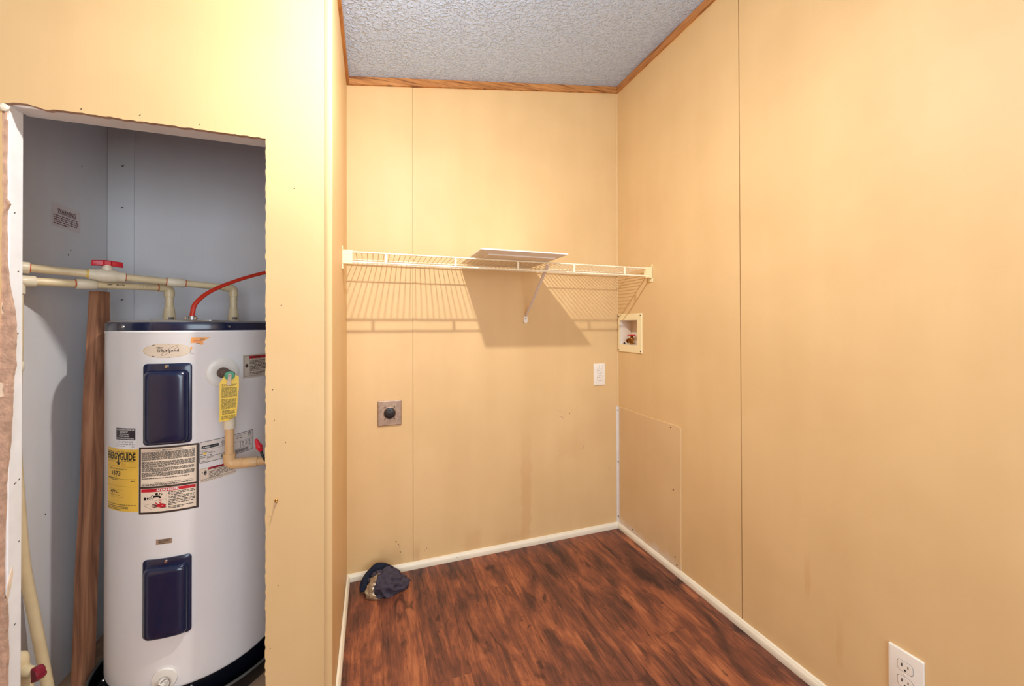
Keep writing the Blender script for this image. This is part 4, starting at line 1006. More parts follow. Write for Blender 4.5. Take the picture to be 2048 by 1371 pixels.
# word with the Y running down into an arrow
wid = ue1-ue0; yU = ue0+wid*.478
s.text('ENERG', yU-.0065, yb, capn, 1, 2, yU-.0065-ue0, 'R', .028); s.text('GUIDE', yU+.0062, yb, capn, 1, 2, ue1-yU-.0062, 'L', .028)
s.strip([(yU-.0068, yb+capn), (yU, yb+capn*.45)], .0042, 1, 2); s.strip([(yU+.0068, yb+capn), (yU, yb+capn*.45)], .0042, 1, 2); s.strip([(yU, yb+capn*.55), (yU, yb-.0115)], .0042, 1, 2)
s.strip([(yU-.0068, yb-.0065), (yU+.0006, yb-.0145)], .0034, 1, 2); s.strip([(yU+.0068, yb-.0065), (yU-.0006, yb-.0145)], .0034, 1, 2)
s.lines(ue0, yU-.012, yb-.0035, 2, .0036, .0009, 3, 2, 11, .8, .004, .012, .002); s.lines(yU+.010, ue1-.004, yb-.0035, 1, .003, .0010, 2, 2, 12, 1, .004, .012, .0015); s.lines(yU+.010, yU+.026, yb-.0075, 4, .0030, .0008, 3, 2, 13, 1)
fv = yb-.0195
s.frame(u0+.003, fv-.055, ue1+.002, fv, .0005, 3, 1)
s.text('Estimated Yearly Energy Cost', (ue0+ue1)/2-.006, fv-.0085, .0042, 2, 2, .068, 'C')
s.text('$', u0+.0285, fv-.0235, .0088, 2, 2, None, 'C', .012); s.text('573', u0+.034, fv-.0250, .0115, 2, 2, .0285, 'L', .02)
s.face([(yU-.0112, fv-.0265), (yU-.0075, fv-.0265), (yU-.0093, fv-.0315)], 2, 2)
s.rect(ue0+.001, fv-.0345, yU-.0093, fv-.0328, 2, 2); s.rect(yU-.0093, fv-.0345, ue1-.002, fv-.034, 2, 2); s.rect(ue1-.0026, fv-.0345, ue1-.002, fv-.0305, 2, 2)
s.lines(ue0+.002, ue0+.006, fv-.0372, 1, .002, .0012, 3, 2, 14, 1); s.lines(ue0+.020, ue0+.052, fv-.0368, 1, .002, .0013, 2, 2, 15, 1, .004, .010, .001); s.lines(ue1-.014, ue1-.003, fv-.0372, 1, .002, .0014, 2, 2, 16, 1)
s.frame(u0+.018, fv-.0855, u0+.073, fv-.0640, .0004, 3, 1)
s.text('4773', u0+.020, fv-.0755, .0080, 2, 2, .028, 'L', .02); s.text('kWh', u0+.0495, fv-.0735, .0028, 2, 2, None, 'L'); s.lines(u0+.021, u0+.060, fv-.0795, 1, .002, .0013, 3, 2, 17, 1, .004, .009, .001)
s.lines(u0+.003, u1-.006, fv-.1050, 1, .003, .0015, 2, 2, 18, 1, .003, .008, .0022); s.lines(u0+.005, u1-.030, fv-.1105, 3, .0042, .0013, 2, 2, 19, .7, .004, .012, .001)
simple('print_olive', (150, 112, 40), .5)
s.done('energy_label', ['label_yellow', 'print_black', 'print_black', 'print_olive'], wh)['label'] = 'yellow energy guide label'
# important / danger label
s = sheet(); u0, u1, v0, v1 = U(-18.3), U(16.9), .584, .7695
s.rect(u0, v0, u1, v1, 0, 1); e = .0055
s.rect(u0+e, .6605, u1-e, v1-.005, 1, 2); s.rect(u0+e, v0+.0055, u1-e, .6545, 1, 2)
um = (u0+u1)/2
s.text('IMPORTANT', um, v1-.0115, .0030, 2, 3, .024, 'C', .02); s.rect(u0+.009, v1-.0104, um-.016, v1-.0098, 2, 3); s.rect(um+.016, v1-.0104, u1-.010, v1-.0098, 2, 3)
vv_ = v1-.0142
for rows, last, sd in ((9, .08, 21), (6, .5, 22), (4, .6, 23), (5, .1, 24), (1, .9, 25)):
    s.lines(u0+.0075, u1-.009, vv_, rows, .0028, .0018, 2, 3, sd, last, .003, .010, .0011); vv_ -= rows*.0028+.0012
s.text('STATE OF CALIFORNIA NOTICE', um, .6690, .0024, 2, 3, .060, 'C', .015); s.rect(u0+.010, .6698, um-.034, .6703, 2, 3); s.rect(um+.034, .6698, u1-.012, .6703, 2, 3)
s.lines(u0+.0075, u1-.012, .6668, 2, .0028, .0018, 2, 3, 26, .7, .003, .010, .0011)
s.rect(u0+.0068, .6445, u1-.0068, .6533, 3, 3); s.text('DANGER', um+.0035, .6463, .0056, 4, 4, .046, 'C', .03)
s.face([(um-.0262, .6462), (um-.0192, .6462), (um-.0227, .6522)], 4, 4); s.text('!', um-.0227, .6468, .0034, 3, 5, None, 'C', .02)
ud = um-.0015; s.rect(ud-.0004, v0+.0055, ud+.0004, .6445, 2, 3)
s.lines(ud+.004, u1-.008, .6418, 3, .0040, .0020, 2, 3, 31, .55, .004, .010, .0014); s.lines(ud+.004, u1-.008, .6288, 2, .0040, .0020, 2, 3, 32, .95, .004, .010, .0014); s.lines(ud+.004, u1-.008, .6195, 2, .0040, .0020, 2, 3, 33, 1, .004, .010, .0014); s.lines(ud+.004, u1-.010, .6105, 2, .0040, .0020, 2, 3, 34, .35, .004, .010, .0014); s.lines(ud+.004, u1-.012, .6015, 2, .0040, .0020, 2, 3, 35, .6, .004, .010, .0014)
# picture: taps, spout, water, tub and hand
gx = u0+.0085
s.disc(gx+.008, .6265, .0034, .0048, 2, 3, 14); s.disc(gx+.0145, .6275, .0020, .0034, 2, 3, 10); s.ring(gx+.0195, .6275, .0022, .0042, .0010, 2, 3, 10)
s.ring(gx+.0265, .6305, .0042, .0056, .0011, 2, 3, 18); s.strip([(gx+.028, .6315), (gx+.037, .6325), (gx+.0435, .631), (gx+.0455, .6265)], .0052, 2, 3)
s.disc(gx+.0365, .6385, .0034, .0032, 2, 3, 12); s.strip([(gx+.042, .6365), (gx+.0455, .6405)], .0022, 2, 3); s.strip([(gx+.0475, .6345), (gx+.0495, .6385)], .0022, 2, 3)
for k in range(3): s.strip([(gx+.0425+k*.0022, .6252), (gx+.0415+k*.0026, .6205), (gx+.0432+k*.0022, .6165)], .0006, 3, 3)
s.text('HOT', gx+.046, .6190, .0032, 3, 3, .009, 'C')
s.strip([(gx+.003, .6130), (gx+.035, .6200), (gx+.058, .6240)], .0005, 2, 3); s.strip([(gx+.058, .6205), (gx+.020, .6120), (gx+.006, .6090), (gx+.007, .6065), (gx+.026, .5960)], .0005, 2, 3)
s.face([(gx+.058, .6000), (gx+.058, .6070), (gx+.050, .6110), (gx+.040, .6105), (gx+.034, .6060), (gx+.038, .6025), (gx+.046, .6000)], 3, 3)
for a, b, w_ in (((gx+.040, .6095), (gx+.033, .6150), .0024), ((gx+.037, .6075), (gx+.026, .6105), .0024), ((gx+.036, .6055), (gx+.024, .6060), .0024), ((gx+.038, .6035), (gx+.027, .6015), .0022), ((gx+.049, .6100), (gx+.043, .6145), .0026)): s.strip([a, b], w_, 5 if a[0] < gx+.0385 else 3, 4)
s.strip([(gx+.046, .6000), (gx+.058, .6000)], .0016, 2, 4); s.strip([(gx+.058, .6075), (gx+.050, .6112)], .0012, 2, 4)
simple('print_darkred', (92, 22, 28), .45)
s.done('danger_label', ['print_brown', 'label_cream', 'print_black', 'print_red', 'print_white', 'print_darkred'], wh)['label'] = 'cream instruction label with a red danger bar and dark border'
# data plate
s = sheet(); u0, u1 = U(17.0), U(52.5)
def tv(u, v): return v+(u-u0)/(u1-u0)*.010     # stuck on slightly tilted
class Tilt(Sheet): pass
mpD = lambda u, v, w: cyl(u, tv(u, v), w)
s = Sheet(mpD); v0, v1 = .7085, .7690
s.rect(u0, v0, u1, v1, 0, 0); s.strip(rr(u0+.001, u1, v0, v1, .005, 4, 24), .0013, 1, 2, closed=True)
s.rect(u0+.0085, .7480, u0+.044, .7570, 1, 2); s.disc(u0+.0085, .7525, .003, .0045, 1, 2, 12); s.disc(u0+.044, .7525, .003, .0045, 1, 2, 12)
s.text('Aztec', u0+.0085, .7505, .0044, 2, 4, .0165, 'L', .02); s.text('control', u0+.026, .7507, .0040, 3, 4, .0185, 'L')
s.ring(u0+.0585, .7565, .0055, .0052, .0010, 1, 2, 20); s.text('UL', u0+.0585, .7550, .0034, 1, 3, .0055, 'C', .02); s.lines(u0+.0535, u0+.0635, .7500, 2, .0025, .0012, 3, 2, 41, 1, .002, .005, .001)
s.rect(u0+.002, .7440, u1-.001, .7445, 1, 2); s.rect(u0+.002, .7225, u1-.001, .7230, 1, 2); s.rect(u0+.072, .7230, u0+.0725, .7440, 1, 2); s.rect(u0+.103, .7230, u0+.1037, .7440, 1, 2)
s.lines(u0+.003, u0+.018, .7425, 1, .002, .0011, 3, 2, 42, 1); s.lines(u0+.006, u0+.030, .7390, 1, .002, .0014, 1, 2, 43, 1); s.lines(u0+.003, u0+.038, .7350, 1, .002, .0014, 1, 2, 44, 1); s.lines(u0+.003, u0+.030, .7290, 1, .002, .0016, 1, 2, 45, 1)
s.disc(u0+.014, .7345, .0048, .0026, 4, 3, 14); s.lines(u0+.003, u0+.068, .7245, 1, .002, .0012, 3, 2, 46, 1); s.lines(u0+.018, u0+.036, .7205, 1, .002, .0015, 1, 2, 47, 1); s.lines(u0+.006, u0+.022, .7125, 1, .002, .0012, 1, 2, 48, 1)
s.lines(u0+.092, u1-.022, .7640, 2, .003, .0011, 3, 2, 49, .6); s.lines(u0+.092, u1-.032, .7560, 1, .003, .0016, 1, 2, 50, 1)
s.ring(u1-.012, .7610, .0052, .0050, .0012, 1, 2, 18); s.text('SP', u1-.012, .7592, .0036, 1, 3, .0065, 'C', .02); s.lines(u1-.017, u1-.007, .7545, 2, .0022, .0010, 3, 2, 51, 1, .002, .004, .001)
for ux in (u0+.107, u0+.117, u0+.127): s.lines(ux, ux+.0065, .7415, 4, .0042, .0014, 1, 2, int(ux*9000) % 97, 1, .003, .007, .001)
bg_ = random.Random(5)
for a, b in ((u0+.0525, u0+.0785), (u0+.088, u0+.1255)):
    u = a
    while u < b:
        w_ = bg_.choice((.0006, .0009, .0014)); s.rect(u, .7115, u+w_, .7205, 1, 2); u += w_+bg_.choice((.0006, .0009))
s.done('data_plate', ['label_white', 'print_black', 'print_white', 'print_grey', 'tag_yellow'], wh)['label'] = 'white rating plate with barcodes and rounded border'
# electrical warning below it
mpE = lambda u, v, w: cyl(u, v+(u-u0)*.06, w)
s = Sheet(mpE); a0 = u0+.0015; a1 = U(40.0); v0, v1 = .653, .692
s.rect(a0, v0, a1, v1, 0, 0); s.strip([(a0+.001, v0+.007), (a0+.001, v1-.001), (a0+.019, v1-.001)], .0007, 1, 2); s.rect(a0+.001, v0+.007, a1, v0+.0076, 1, 2); s.rect(a0+.0195, v0+.0075, a0+.0201, v1, 1, 2)
s.rect(a0+.0202, v1-.0065, a1, v1, 2, 2); s.text('WARNING', a0+.042, v1-.0056, .0046, 1, 3, .026, 'C', .03); s.face([(a0+.0235, v1-.0056), (a0+.0285, v1-.0056), (a0+.026, v1-.0010)], 1, 3)
s.lines(a0+.032, a0+.062, v1-.0082, 1, .003, .0016, 1, 2, 61, 1); s.lines(a0+.022, a1-.003, v1-.0125, 5, .0040, .0017, 1, 2, 62, .4); s.lines(a0+.003, a1-.002, v0+.0055, 2, .0030, .0010, 3, 2, 63, .6)
s.strip([(a0+.0035, v1-.0085), (a0+.0075, v1-.0105), (a0+.0055, v1-.0135), (a0+.0085, v1-.0150)], .0011, 1, 2); s.disc(a0+.0133, v1-.0150, .0031, .0052, 1, 2, 14)
for k in range(4): s.strip([(a0+.0112+k*.0014, v1-.012), (a0+.0110+k*.0015, v1-.0072+(.0007 if k in (0, 3) else 0)*-1)], .0011, 1, 3)
s.disc(a0+.0138, v1-.0165, .0016, .0013, 0, 4, 10)
s.done('shock_label', ['label_cream', 'print_black', 'print_red', 'print_grey'], wh)['label'] = 'small warning label with a hand symbol'
# pressure warning at the right
s = sheet(); a0, a1, v0, v1 = U(44.6), U(70), .943, 1.0165
s.rect(a0, v0, a1, v1, 0, 0); s.frame(a0+.0035, v0+.006, a1+.02, v1-.004, .0008, 1, 2); s.rect(a0+.0195, v0+.006, a0+.0202, v1-.004, 1, 2)
s.rect(a0+.0202, v1-.0130, a1, v1-.0050, 2, 3); s.text('WARNING', a0+.043, v1-.0120, .0055, 1, 4, .030, 'C', .03); s.face([(a0+.0235, v1-.0120), (a0+.0290, v1-.0120), (a0+.0262, v1-.0065)], 1, 4)
s.lines(a0+.030, a0+.060, v1-.0150, 1, .003, .0016, 3, 2, 71, 1); s.lines(a0+.022, a1-.006, v1-.0190, 8, .0044, .0021, 1, 2, 72, .5); s.lines(a0+.022, a1-.02, v1-.0565, 2, .0042, .0021, 1, 2, 73, .7)
for a in (20, 60, 100, 150, 200, 250, 290, 330): s.strip([(a0+.0115+.002*math.cos(math.radians(a)), v1-.034+.002*math.sin(math.radians(a))), (a0+.0115+.0068*math.cos(math.radians(a)), v1-.034+.0078*math.sin(math.radians(a)))], lambda t: .0030*(1-t)+.0004, 1, 2)
s.disc(a0+.0115, v1-.034, .0028, .0034, 1, 3, 12)
simple('label_pale', (206, 190, 172), .4)
s.done('pressure_label', ['label_pale', 'print_brown', 'print_red', 'print_grey'], wh)['label'] = 'cream warning label with a burst symbol'
# small rating sticker above the lower cover, faint handwriting marks
s = sheet(); a0, a1 = U(-7.4), U(2.0); s.rect(a0, .4970, a1, .5115, 0, 0)
s.lines(a0+.006, a1-.004, .5095, 4, .0030, .0013, 1, 2, 81, .6, .004, .010, .001); s.done('small_sticker', ['label_dull', 'print_brown'], wh)['label'] = 'small tan rating sticker'
s = sheet()
for du in (0, .004): s.strip([(U(25.8)+du, .917), (U(25.8)+du+.003, .925)], .0007, 0, 0)
s.done('scratch_marks', ['print_white'], wh)
# drain valve
dz_ = .122; du_ = U(-2.0)
finish('drain_escutcheon', cdisc(BM(), du_, dz_, [(.0300, .0003), (.0300, .003), (.0285, .0055), (.020, .0065), (.0115, .006), (.0105, .002), (.004, .002)], close=True), 'plastic_white', wh, smooth=SM)
bm = BM(); dc = cyl(du_, dz_-.004, .002); dax = Vector((math.sin(-.035), -math.cos(-.035), .05)); lathe(bm, dc, dax, [(0, 0), (.0105, 0), (.0105, .012), (.0085, .014), (.0085, .034), (0, .034)], 20); dv = finish('drain_valve', bm, 'plastic_white', wh, smooth=SM)
bm = BM(); lathe(bm, dc+dax.normalized()*.030, dax+Vector((-.35, 0, 0)), [(0, 0), (.0105, 0), (.0118, .003), (.0118, .010), (.010, .0125), (0, .0125)], 20); finish('drain_cap', bm, 'copper_cap', dv, smooth=SM)
bm = sweep(BM(), catmull([dc+Vector((-.003, -.026, -.004)), dc+Vector((.002, -.020, .012)), dc+Vector((.014, -.016, .014)), dc+Vector((.019, -.016, .002)), dc+Vector((.015, -.018, -.012))], 6), .0016, 8); finish('cap_strap', bm, 'label_clear', dv, smooth=SM)

# drain pan
PRr = .264
bm = BM(); lathe(bm, (HX, HY, 0), (0, 0, 1), [(0, .012), (PRr-.028, .012), (PRr-.012, .016), (PRr-.006, .05), (PRr-.002, .054), (PRr+.004, .053), (PRr+.005, .049), (PRr+.001, .046), (PRr-.005, .012), (PRr-.012, .0015), (0, .0015)], 96)
pan = thing('drain_pan', 'black plastic drain pan under the water heater', 'pan', (HX, HY, .0015)); finish('pan_body', bm, 'pan_black', pan, smooth=SM)
bm = sweep(BM(), [Vector((HX+(PRr+.001)*math.cos(a), HY+(PRr+.001)*math.sin(a), .0545)) for a in [2*PI*k/96 for k in range(97)]], .0042, 8, caps=False); finish('pan_rim', bm, 'pan_rim', pan, smooth=SM)

# ------------------------------------------------------------------ plumbing
OD = .0112
def elbow_path(a, c, b, r, n=8):
    """straight a -> near c, arc, straight -> b"""
    a, c, b = Vector(a), Vector(c), Vector(b); d0 = (c-a).normalized(); d1 = (b-c).normalized()
    ang = d0.angle(d1); t_ = r*math.tan(ang/2); p0, p1 = c-d0*t_, c+d1*t_; out = [a]
    for k in range(n+1):
        s_ = k/n; out.append((1-s_)**2*p0+2*s_*(1-s_)*c+s_*s_*p1)
    return out+[b]
def coupling(p, d, l, r, mat, parent, name='coupling'):
    p, d = Vector(p), Vector(d).normalized(); bm = BM(); lathe(bm, p-d*l/2, d, [(OD*.98, 0), (r-.001, 0), (r, .0012), (r, l-.0012), (r-.001, l), (OD*.98, l)], 22); return finish(name, bm, mat, parent, smooth=SM)
def glue(p, d, parent, mat='glue_orange', r=OD+.0008, l=.003): 
    bm = BM(); d = Vector(d).normalized(); lathe(bm, Vector(p)-d*l/2, d, [(OD*.98, 0), (r, .0004), (r, l-.0004), (OD*.98, l)], 20); return finish('glue_ring', bm, mat, parent, smooth=SM)
# hot pipe with ball valve
Hn = Vector((-1.747, -.185, 0)); zt0 = ZT+.0322
H1 = Vector((-1.747, -.185, 1.243)); H2 = Vector((-2.172, -.440, 1.2655)); hd = (H2-H1).normalized()
hot = thing('supply_pipe', 'upper cream plastic pipe with a red handled ball valve above the heater', 'pipe', (Hn.x, Hn.y, zt0))
E1, E2 = H1-Vector((0, 0, .030)), H1+hd*.030
finish('pipe', sweep(BM(), [H1+hd*.02, H2-hd*.004], OD, 20), 'cpvc', hot, smooth=SM)
finish('riser', sweep(BM(), [Vector((H1.x, H1.y, zt0+.02)), H1-Vector((0, 0, .02))], OD, 20), 'cpvc', hot, smooth=SM)
finish('elbow', sweep(BM(), elbow_path(E1, H1, E2, .016), OD+.0032, 20), 'cpvc', hot, smooth=SM)
bm = BM(); lathe(bm, (Hn.x, Hn.y, zt0), (0, 0, 1), [(.0165, 0), (.0165, .022), (.0145, .026), (.0140, .042), (OD, .043)], 22); ad_ = finish('adapter', bm, 'cpvc', hot, smooth=SM)
s = Sheet(lambda u, v, w: Vector((Hn.x+(.0165+w)*math.sin(u/.0165+.25), Hn.y-(.0165+w)*math.cos(u/.0165+.25), v)), .0003, .0001, .002); s.rect(-.004, zt0+.004, .013, zt0+.0135, 0, 0); s.lines(-.003, .012, zt0+.0122, 1, .003, .007, 1, 1, 4, 1, .001, .002, .0007); s.done('adapter_sticker', ['print_brown', 'print_grey'], ad_)
def along(P0, P1, px_t): return P0+(P1-P0)*px_t
Lh = (H2-H1).length
coupling(H1+hd*.160, hd, .046, OD+.0035, 'cpvc_light', hot); glue(H1+hd*.1845, hd, hot); glue(H1+hd*.1355, hd, hot)
VB = H1+hd*.318
bm = BM(); lathe(bm, VB-hd*.038, hd, [(OD, 0), (.0155, 0), (.0158, .016), (.0185, .020), (.0195, .030), (.0195, .046), (.0185, .056), (.0158, .060), (.0155, .076), (OD, .076)], 24)
lathe(bm, VB+Vector((0, 0, .012)), (0, 0, 1), [(.0, 0), (.012, 0), (.012, .012), (.010, .014), (.010, .018), (0, .018)], 20); bv_ = finish('ball_valve', bm, 'cpvc_light', hot, smooth=SM)
glue(VB+hd*.0395, hd, hot, 'glue_yellow', OD+.0012, .006); glue(VB-hd*.039, hd, hot)
# T shaped red handle
bm = BM(); hz = VB.z+.031; hb = hd.copy(); hb.z = 0; hb.normalize(); side = Vector((-hb.y, hb.x, 0))
Lh_ = [(-.033, -.005), (-.030, -.0068), (-.010, -.0075), (-.006, -.0105), (.006, -.0105), (.010, -.0075), (.030, -.0068), (.033, -.005), (.033, .005), (.030, .0068), (.010, .0075), (.006, .0105), (-.006, .0105), (-.010, .0075), (-.030, .0068), (-.033, .005)]
mpH = lambda u, v, w: Vector((VB.x, VB.y, hz))+hb*u+side*v+Vector((0, 0, w-.10*abs(u)))
pillow(bm, mpH, [([(u, v*.8) for u, v in Lh_], -.001), (Lh_, .001), (Lh_, .012), ([(u*.97, v*.75) for u, v in Lh_], .0145)]); bm.faces.new(list(bm.verts)[:len(Lh_)]); finish('valve_handle', bm, 'red_plastic', bv_, smooth=math.radians(30))
coupling(H2-hd*.016, hd, .032, OD+.0042, 'cpvc_light', hot, 'end_fitting'); glue(H2-hd*.0325, hd, hot)
# cold pipe
Cn = Vector((-1.921, -.217, 0)); C1 = Vector((-1.921, -.217, 1.236)); C2 = Vector((-2.172, -.4395, 1.2275)); cd = (C2-C1).normalized()
cold = thing('outlet_pipe', 'lower cream plastic pipe bending down into the heater top', 'pipe', (Cn.x, Cn.y, zt0))
finish('pipe', sweep(BM(), [C1+cd*.02, C2-cd*.004], OD, 20), 'cpvc', cold, smooth=SM)
finish('riser', sweep(BM(), [Vector((C1.x, C1.y, zt0+.02)), C1-Vector((0, 0, .02))], OD, 20), 'cpvc', cold, smooth=SM)
finish('elbow', sweep(BM(), elbow_path(C1-Vector((0, 0, .030)), C1, C1+cd*.030, .016), OD+.0032, 20), 'cpvc', cold, smooth=SM); glue(C1+cd*.0315, cd, cold)
bm = BM(); lathe(bm, (Cn.x, Cn.y, zt0), (0, 0, 1), [(.0175, 0), (.0175, .020), (.0150, .026), (.0142, .045), (OD, .046)], 22); ad_ = finish('adapter', bm, 'cpvc', cold, smooth=SM); glue((Cn.x, Cn.y, zt0+.0435), (0, 0, 1), cold)
s = Sheet(lambda u, v, w: Vector((Cn.x+(.0175+w)*math.sin(u/.0175+.35), Cn.y-(.0175+w)*math.cos(u/.0175+.35), v)), .0003, .0001, .002); s.rect(-.002, zt0+.001, .014, zt0+.0115, 0, 0); s.lines(-.001, .013, zt0+.010, 1, .003, .007, 1, 1, 4, 1, .001, .002, .0007); s.done('adapter_sticker', ['print_brown', 'print_grey'], ad_)
coupling(C1+cd*.197, cd, .042, OD+.0034, 'cpvc_light', cold); glue(C1+cd*.2195, cd, cold)
pr = sheet(); mpq = lambda u, v, w: C1+cd*(.05+u)+Vector((-cd.y, cd.x, 0)).normalized()*(-1)*0+Vector((cd.y, -cd.x, 0)).normalized()*((OD+w)*math.cos(v/OD)*-1)+Vector((0, 0, (OD+w)*math.sin(v/OD)))
s = Sheet(mpq, .0003, .0001, .01)
if (mpq(0, 0, 0)-(C1+cd*.05)).dot(Vector((0, -1, 0))) < 0:
    mpq2 = lambda u, v, w: C1+cd*(.05+u)+Vector((cd.y, -cd.x, 0)).normalized()*((OD+w)*math.cos(v/OD))+Vector((0, 0, (OD+w)*math.sin(v/OD))); s.mp = mpq2
s.lines(.004, .060, .0006, 1, .002, .0012, 0, 0, 3, 1, .001, .004, .006); bgn = random.Random(2); u = .066
while u < .086: s.rect(u, -.0015, u+.0010, .0030, 1, 0); u += bgn.choice((.0016, .0022))
s.lines(.094, .106, .0022, 1, .002, .003, 1, 0, 9, 1, .0015, .003, .0006); s.done('pipe_print', ['print_grey', 'print_brown'], cold)
coupling(C2-cd*.021, cd, .042, OD+.0042, 'cpvc_light', cold, 'tee_fitting')
TD = C2-cd*.010
bm = BM(); lathe(bm, TD+Vector((0, 0, -.006)), (0, 0, -1), [(0, 0), (.0150, 0), (.0150, .028), (OD, .029)], 20); finish('tee_branch', bm, 'cpvc_light', cold, smooth=SM)
# bent drop pipe along the left wall
bp_ = [TD+Vector((0, 0, -.036)), (-2.166, -.430, 1.08), (-2.170, -.428, .91), (-2.172, -.424, .775), (-2.169, -.413, .60), (-2.164, -.405, .455), (-2.150, -.392, .295), (-2.129, -.383, .105), (-2.119, -.382, .003)]
drop = thing('drop_pipe', 'bowed cream plastic pipe running down the left closet wall', 'pipe', (-2.121, -.382, .003))
finish('pipe', sweep(BM(), catmull(bp_, 8), .0118, 20), 'cpvc', drop, smooth=SM)
coupling((-2.168, -.4295, 1.0), (0, 0, 1), .024, .0145, 'cpvc_light', drop)
# discharge pipe of the relief valve
DP = PXY; dz0 = .868
dis = thing('discharge_pipe', 'tan plastic pipe hanging from the relief valve and turning right', 'pipe', (DP.x, DP.y, .71))
finish('pipe', sweep(BM(), [(DP.x, DP.y, dz0-.02), (DP.x, DP.y, .73)], OD, 22), 'cpvc', dis, smooth=SM)
simple('cpvc_tan', (230, 186, 132), .38, var=.05)
bm = BM(); lathe(bm, (DP.x, DP.y, dz0+.002), (0, 0, -1), [(0, 0), (.0115, 0), (.0115, .012), (.0142, .013), (.0142, .056), (.0135, .058), (OD, .058)], 24); finish('socket', bm, 'cpvc_light', dis, smooth=SM)
EC = Vector((DP.x, DP.y, .7105))
finish('elbow', sweep(BM(), elbow_path(EC+Vector((0, 0, .030)), EC, EC+Vector((.034, -.002, .0)), .014), OD+.0036, 22), 'cpvc_tan', dis, smooth=SM)
finish('outlet', sweep(BM(), [EC+Vector((.028, -.002, 0)), EC+Vector((.2, -.004, .0))], OD, 22), 'cpvc_tan', dis, smooth=SM)
coupling(EC+Vector((.052, -.0025, 0)), (1, 0, 0), .038, OD+.003, 'cpvc_tan', dis)
for o in (bpy.data.objects[dis.name].children): 
    if o.name.startswith('pipe'): o.data.materials[0] = MATS['cpvc_tan']
# shutoff valve by the left jamb
SV = Vector((-2.098, -.532, 0))
sv = thing('shutoff_valve', 'cream plastic shutoff valve with a maroon handle behind the left jamb', 'valve', (SV.x, SV.y, .0015))
bm = BM(); lathe(bm, SV, (0, 0, 1), [(0, .0015), (.016, .0015), (.016, .13), (.020, .135), (.024, .16), (.026, .20), (.026, .232), (.0235, .236), (.0235, .246), (.0215, .248), (.0215, .262), (.0195, .264), (.0195, .285), (.016, .297), (.008, .303), (0, .304)], 26); finish('valve_body', bm, 'cpvc', sv, smooth=SM)
ax_ = Vector((.86, -.5, .02)).normalized(); vs0 = SV+Vector((0, 0, .262))
bm = BM(); lathe(bm, vs0, ax_, [(0, .01), (.013, .01), (.013, .042), (.010, .047), (.008, .060), (0, .060)], 18); st = finish('valve_stem', bm, 'cpvc', sv, smooth=SM)
sd_ = Vector((-ax_.y, ax_.x, 0)); hz0 = vs0+ax_*.058
Lm = [(-.012, .016), (-.002, .019), (.007, .014), (.010, .002), (.013, .003), (.013, -.005), (.006, -.012), (-.010, -.019), (-.009, -.006)]
mpm = lambda u, v, w: hz0+ax_*(u+.010)+Vector((0, 0, v))+sd_*w
bm = BM(); pillow(bm, mpm, [([(u*.85, v*.85) for u, v in Lm], -.009), (Lm, -.006), (Lm, .006), ([(u*.85, v*.85) for u, v in Lm], .009)]); bm.faces.new(list(bm.verts)[:len(Lm)]); finish('valve_handle', bm, 'maroon_plastic', st, smooth=math.radians(35))

# red power cable
c_ = catmull([CL+Vector((0, 0, .004)), CL+Vector((.0005, .002, .022)), (-1.794, -.370, 1.178), (-1.768, -.338, 1.217), (-1.715, -.283, 1.259), (-1.638, -.226, 1.299), (-1.535, -.175, 1.333), (-1.4345, -.14, 1.355)], 8)
tag(finish('power_cable', sweep(BM(), c_, .0066, 16, flat=.75), 'red_cable', smooth=SM, loc=(CL.x, CL.y, CL.z)), 'red electric cable rising from the heater top to the right', 'cable')
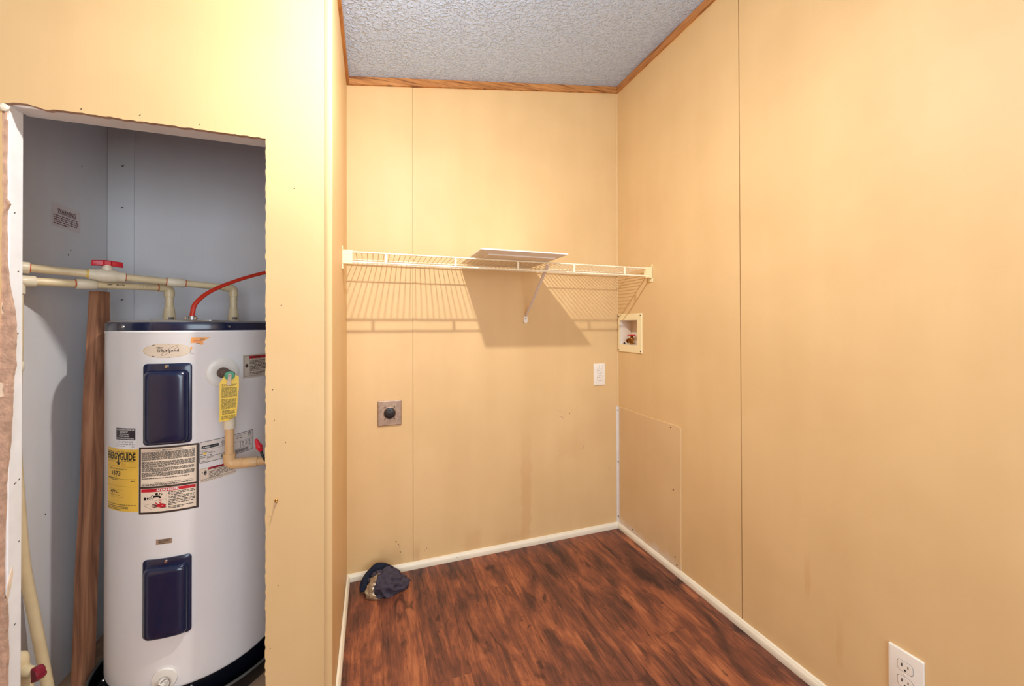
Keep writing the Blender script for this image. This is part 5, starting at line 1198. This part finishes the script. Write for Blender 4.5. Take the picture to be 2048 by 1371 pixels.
# black cable with a red tip at the right edge of the opening
cb_ = thing('capped_cable', 'black cable end with a red plastic tip beside the discharge pipe', 'cable', (-1.578, -.580, .78))
p0, p1 = Vector((-1.5815, -.580, .790)), Vector((-1.556, -.588, .727)); dd = (p1-p0).normalized()
bm = BM(); lathe(bm, p0, dd, [(0, -.002), (.0035, -.001), (.0048, .004), (.0062, .014), (.0085, .020), (.0088, .025), (.0062, .028), (.0058, .034), (.004, .036), (0, .036)], 16); finish('red_tip', bm, 'red_plastic', cb_, smooth=SM)
finish('cable', sweep(BM(), catmull([p0+dd*.03, p0+dd*.06, p1+Vector((.02, .01, -.04)), p1+Vector((.035, .03, -.2)), p1+Vector((.04, .06, -.72))], 8), .0034, 10), 'black_cable', cb_, smooth=SM)

# leaning wood post
q0, q1 = Vector((-2.107, -.287, .0012)), Vector((-2.086, -.252, 1.216)); d = (q1-q0).normalized()
aa = Vector((.93, -.36, 0)).normalized(); aa = (aa-d*aa.dot(d)).normalized(); b2 = d.cross(aa)
bm = BM(); rings = []
for k in range(13):
    p = q0+(q1-q0)*k/12+aa*.0015*math.sin(k*1.3); rings.append([bm.verts.new(p+aa*x+b2*y) for x, y in ((-.0175, -.0175), (.0175, -.0175), (.0175, .0175), (-.0175, .0175))])
for r0, r1 in zip(rings, rings[1:]):
    for k in range(4): bm.faces.new((r0[k], r0[(k+1) % 4], r1[(k+1) % 4], r1[k]))
bm.faces.new(rings[0][::-1]); bm.faces.new(rings[-1])
lng = [e for e in bm.edges if abs((e.verts[0].co-e.verts[1].co).normalized().dot(d)) > .9]
bmesh.ops.bevel(bm, geom=lng, offset=.0025, segments=2, affect='EDGES')
ps = tag(finish('wood_post', bm, 'stud_wood', smooth=math.radians(30), loc=tuple(q0)), 'brown wooden post leaning beside the water heater', 'post')

# warning sticker on the left closet wall
mpS = plane_map((-2.19, 0, 0), (0, 1, 0), (0, 0, 1))
s = Sheet(mpS, .0004, .0002, 1); u0, u1, v0, v1 = -.270, -.146, 1.4135, 1.4845
s.rect(u0, v0, u1, v1, 0, 0); um = (u0+u1)/2
s.text('WARNING', um, v1-.0255, .0128, 1, 2, .080, 'C', .02); s.rect(um-.041, v1-.0282, um+.041, v1-.0268, 1, 2)
s.lines(u0+.006, u1-.012, v1-.034, 5, .0064, .0030, 1, 2, 3, .6, .004, .016, .003)
simple('sticker_grey', (228, 216, 213), .35, var=.02)
o = s.done('warning_sticker', ['sticker_grey', 'print_maroon'], None)
tag(o, 'faded sticker with maroon WARNING lettering on the left closet wall', 'sticker')
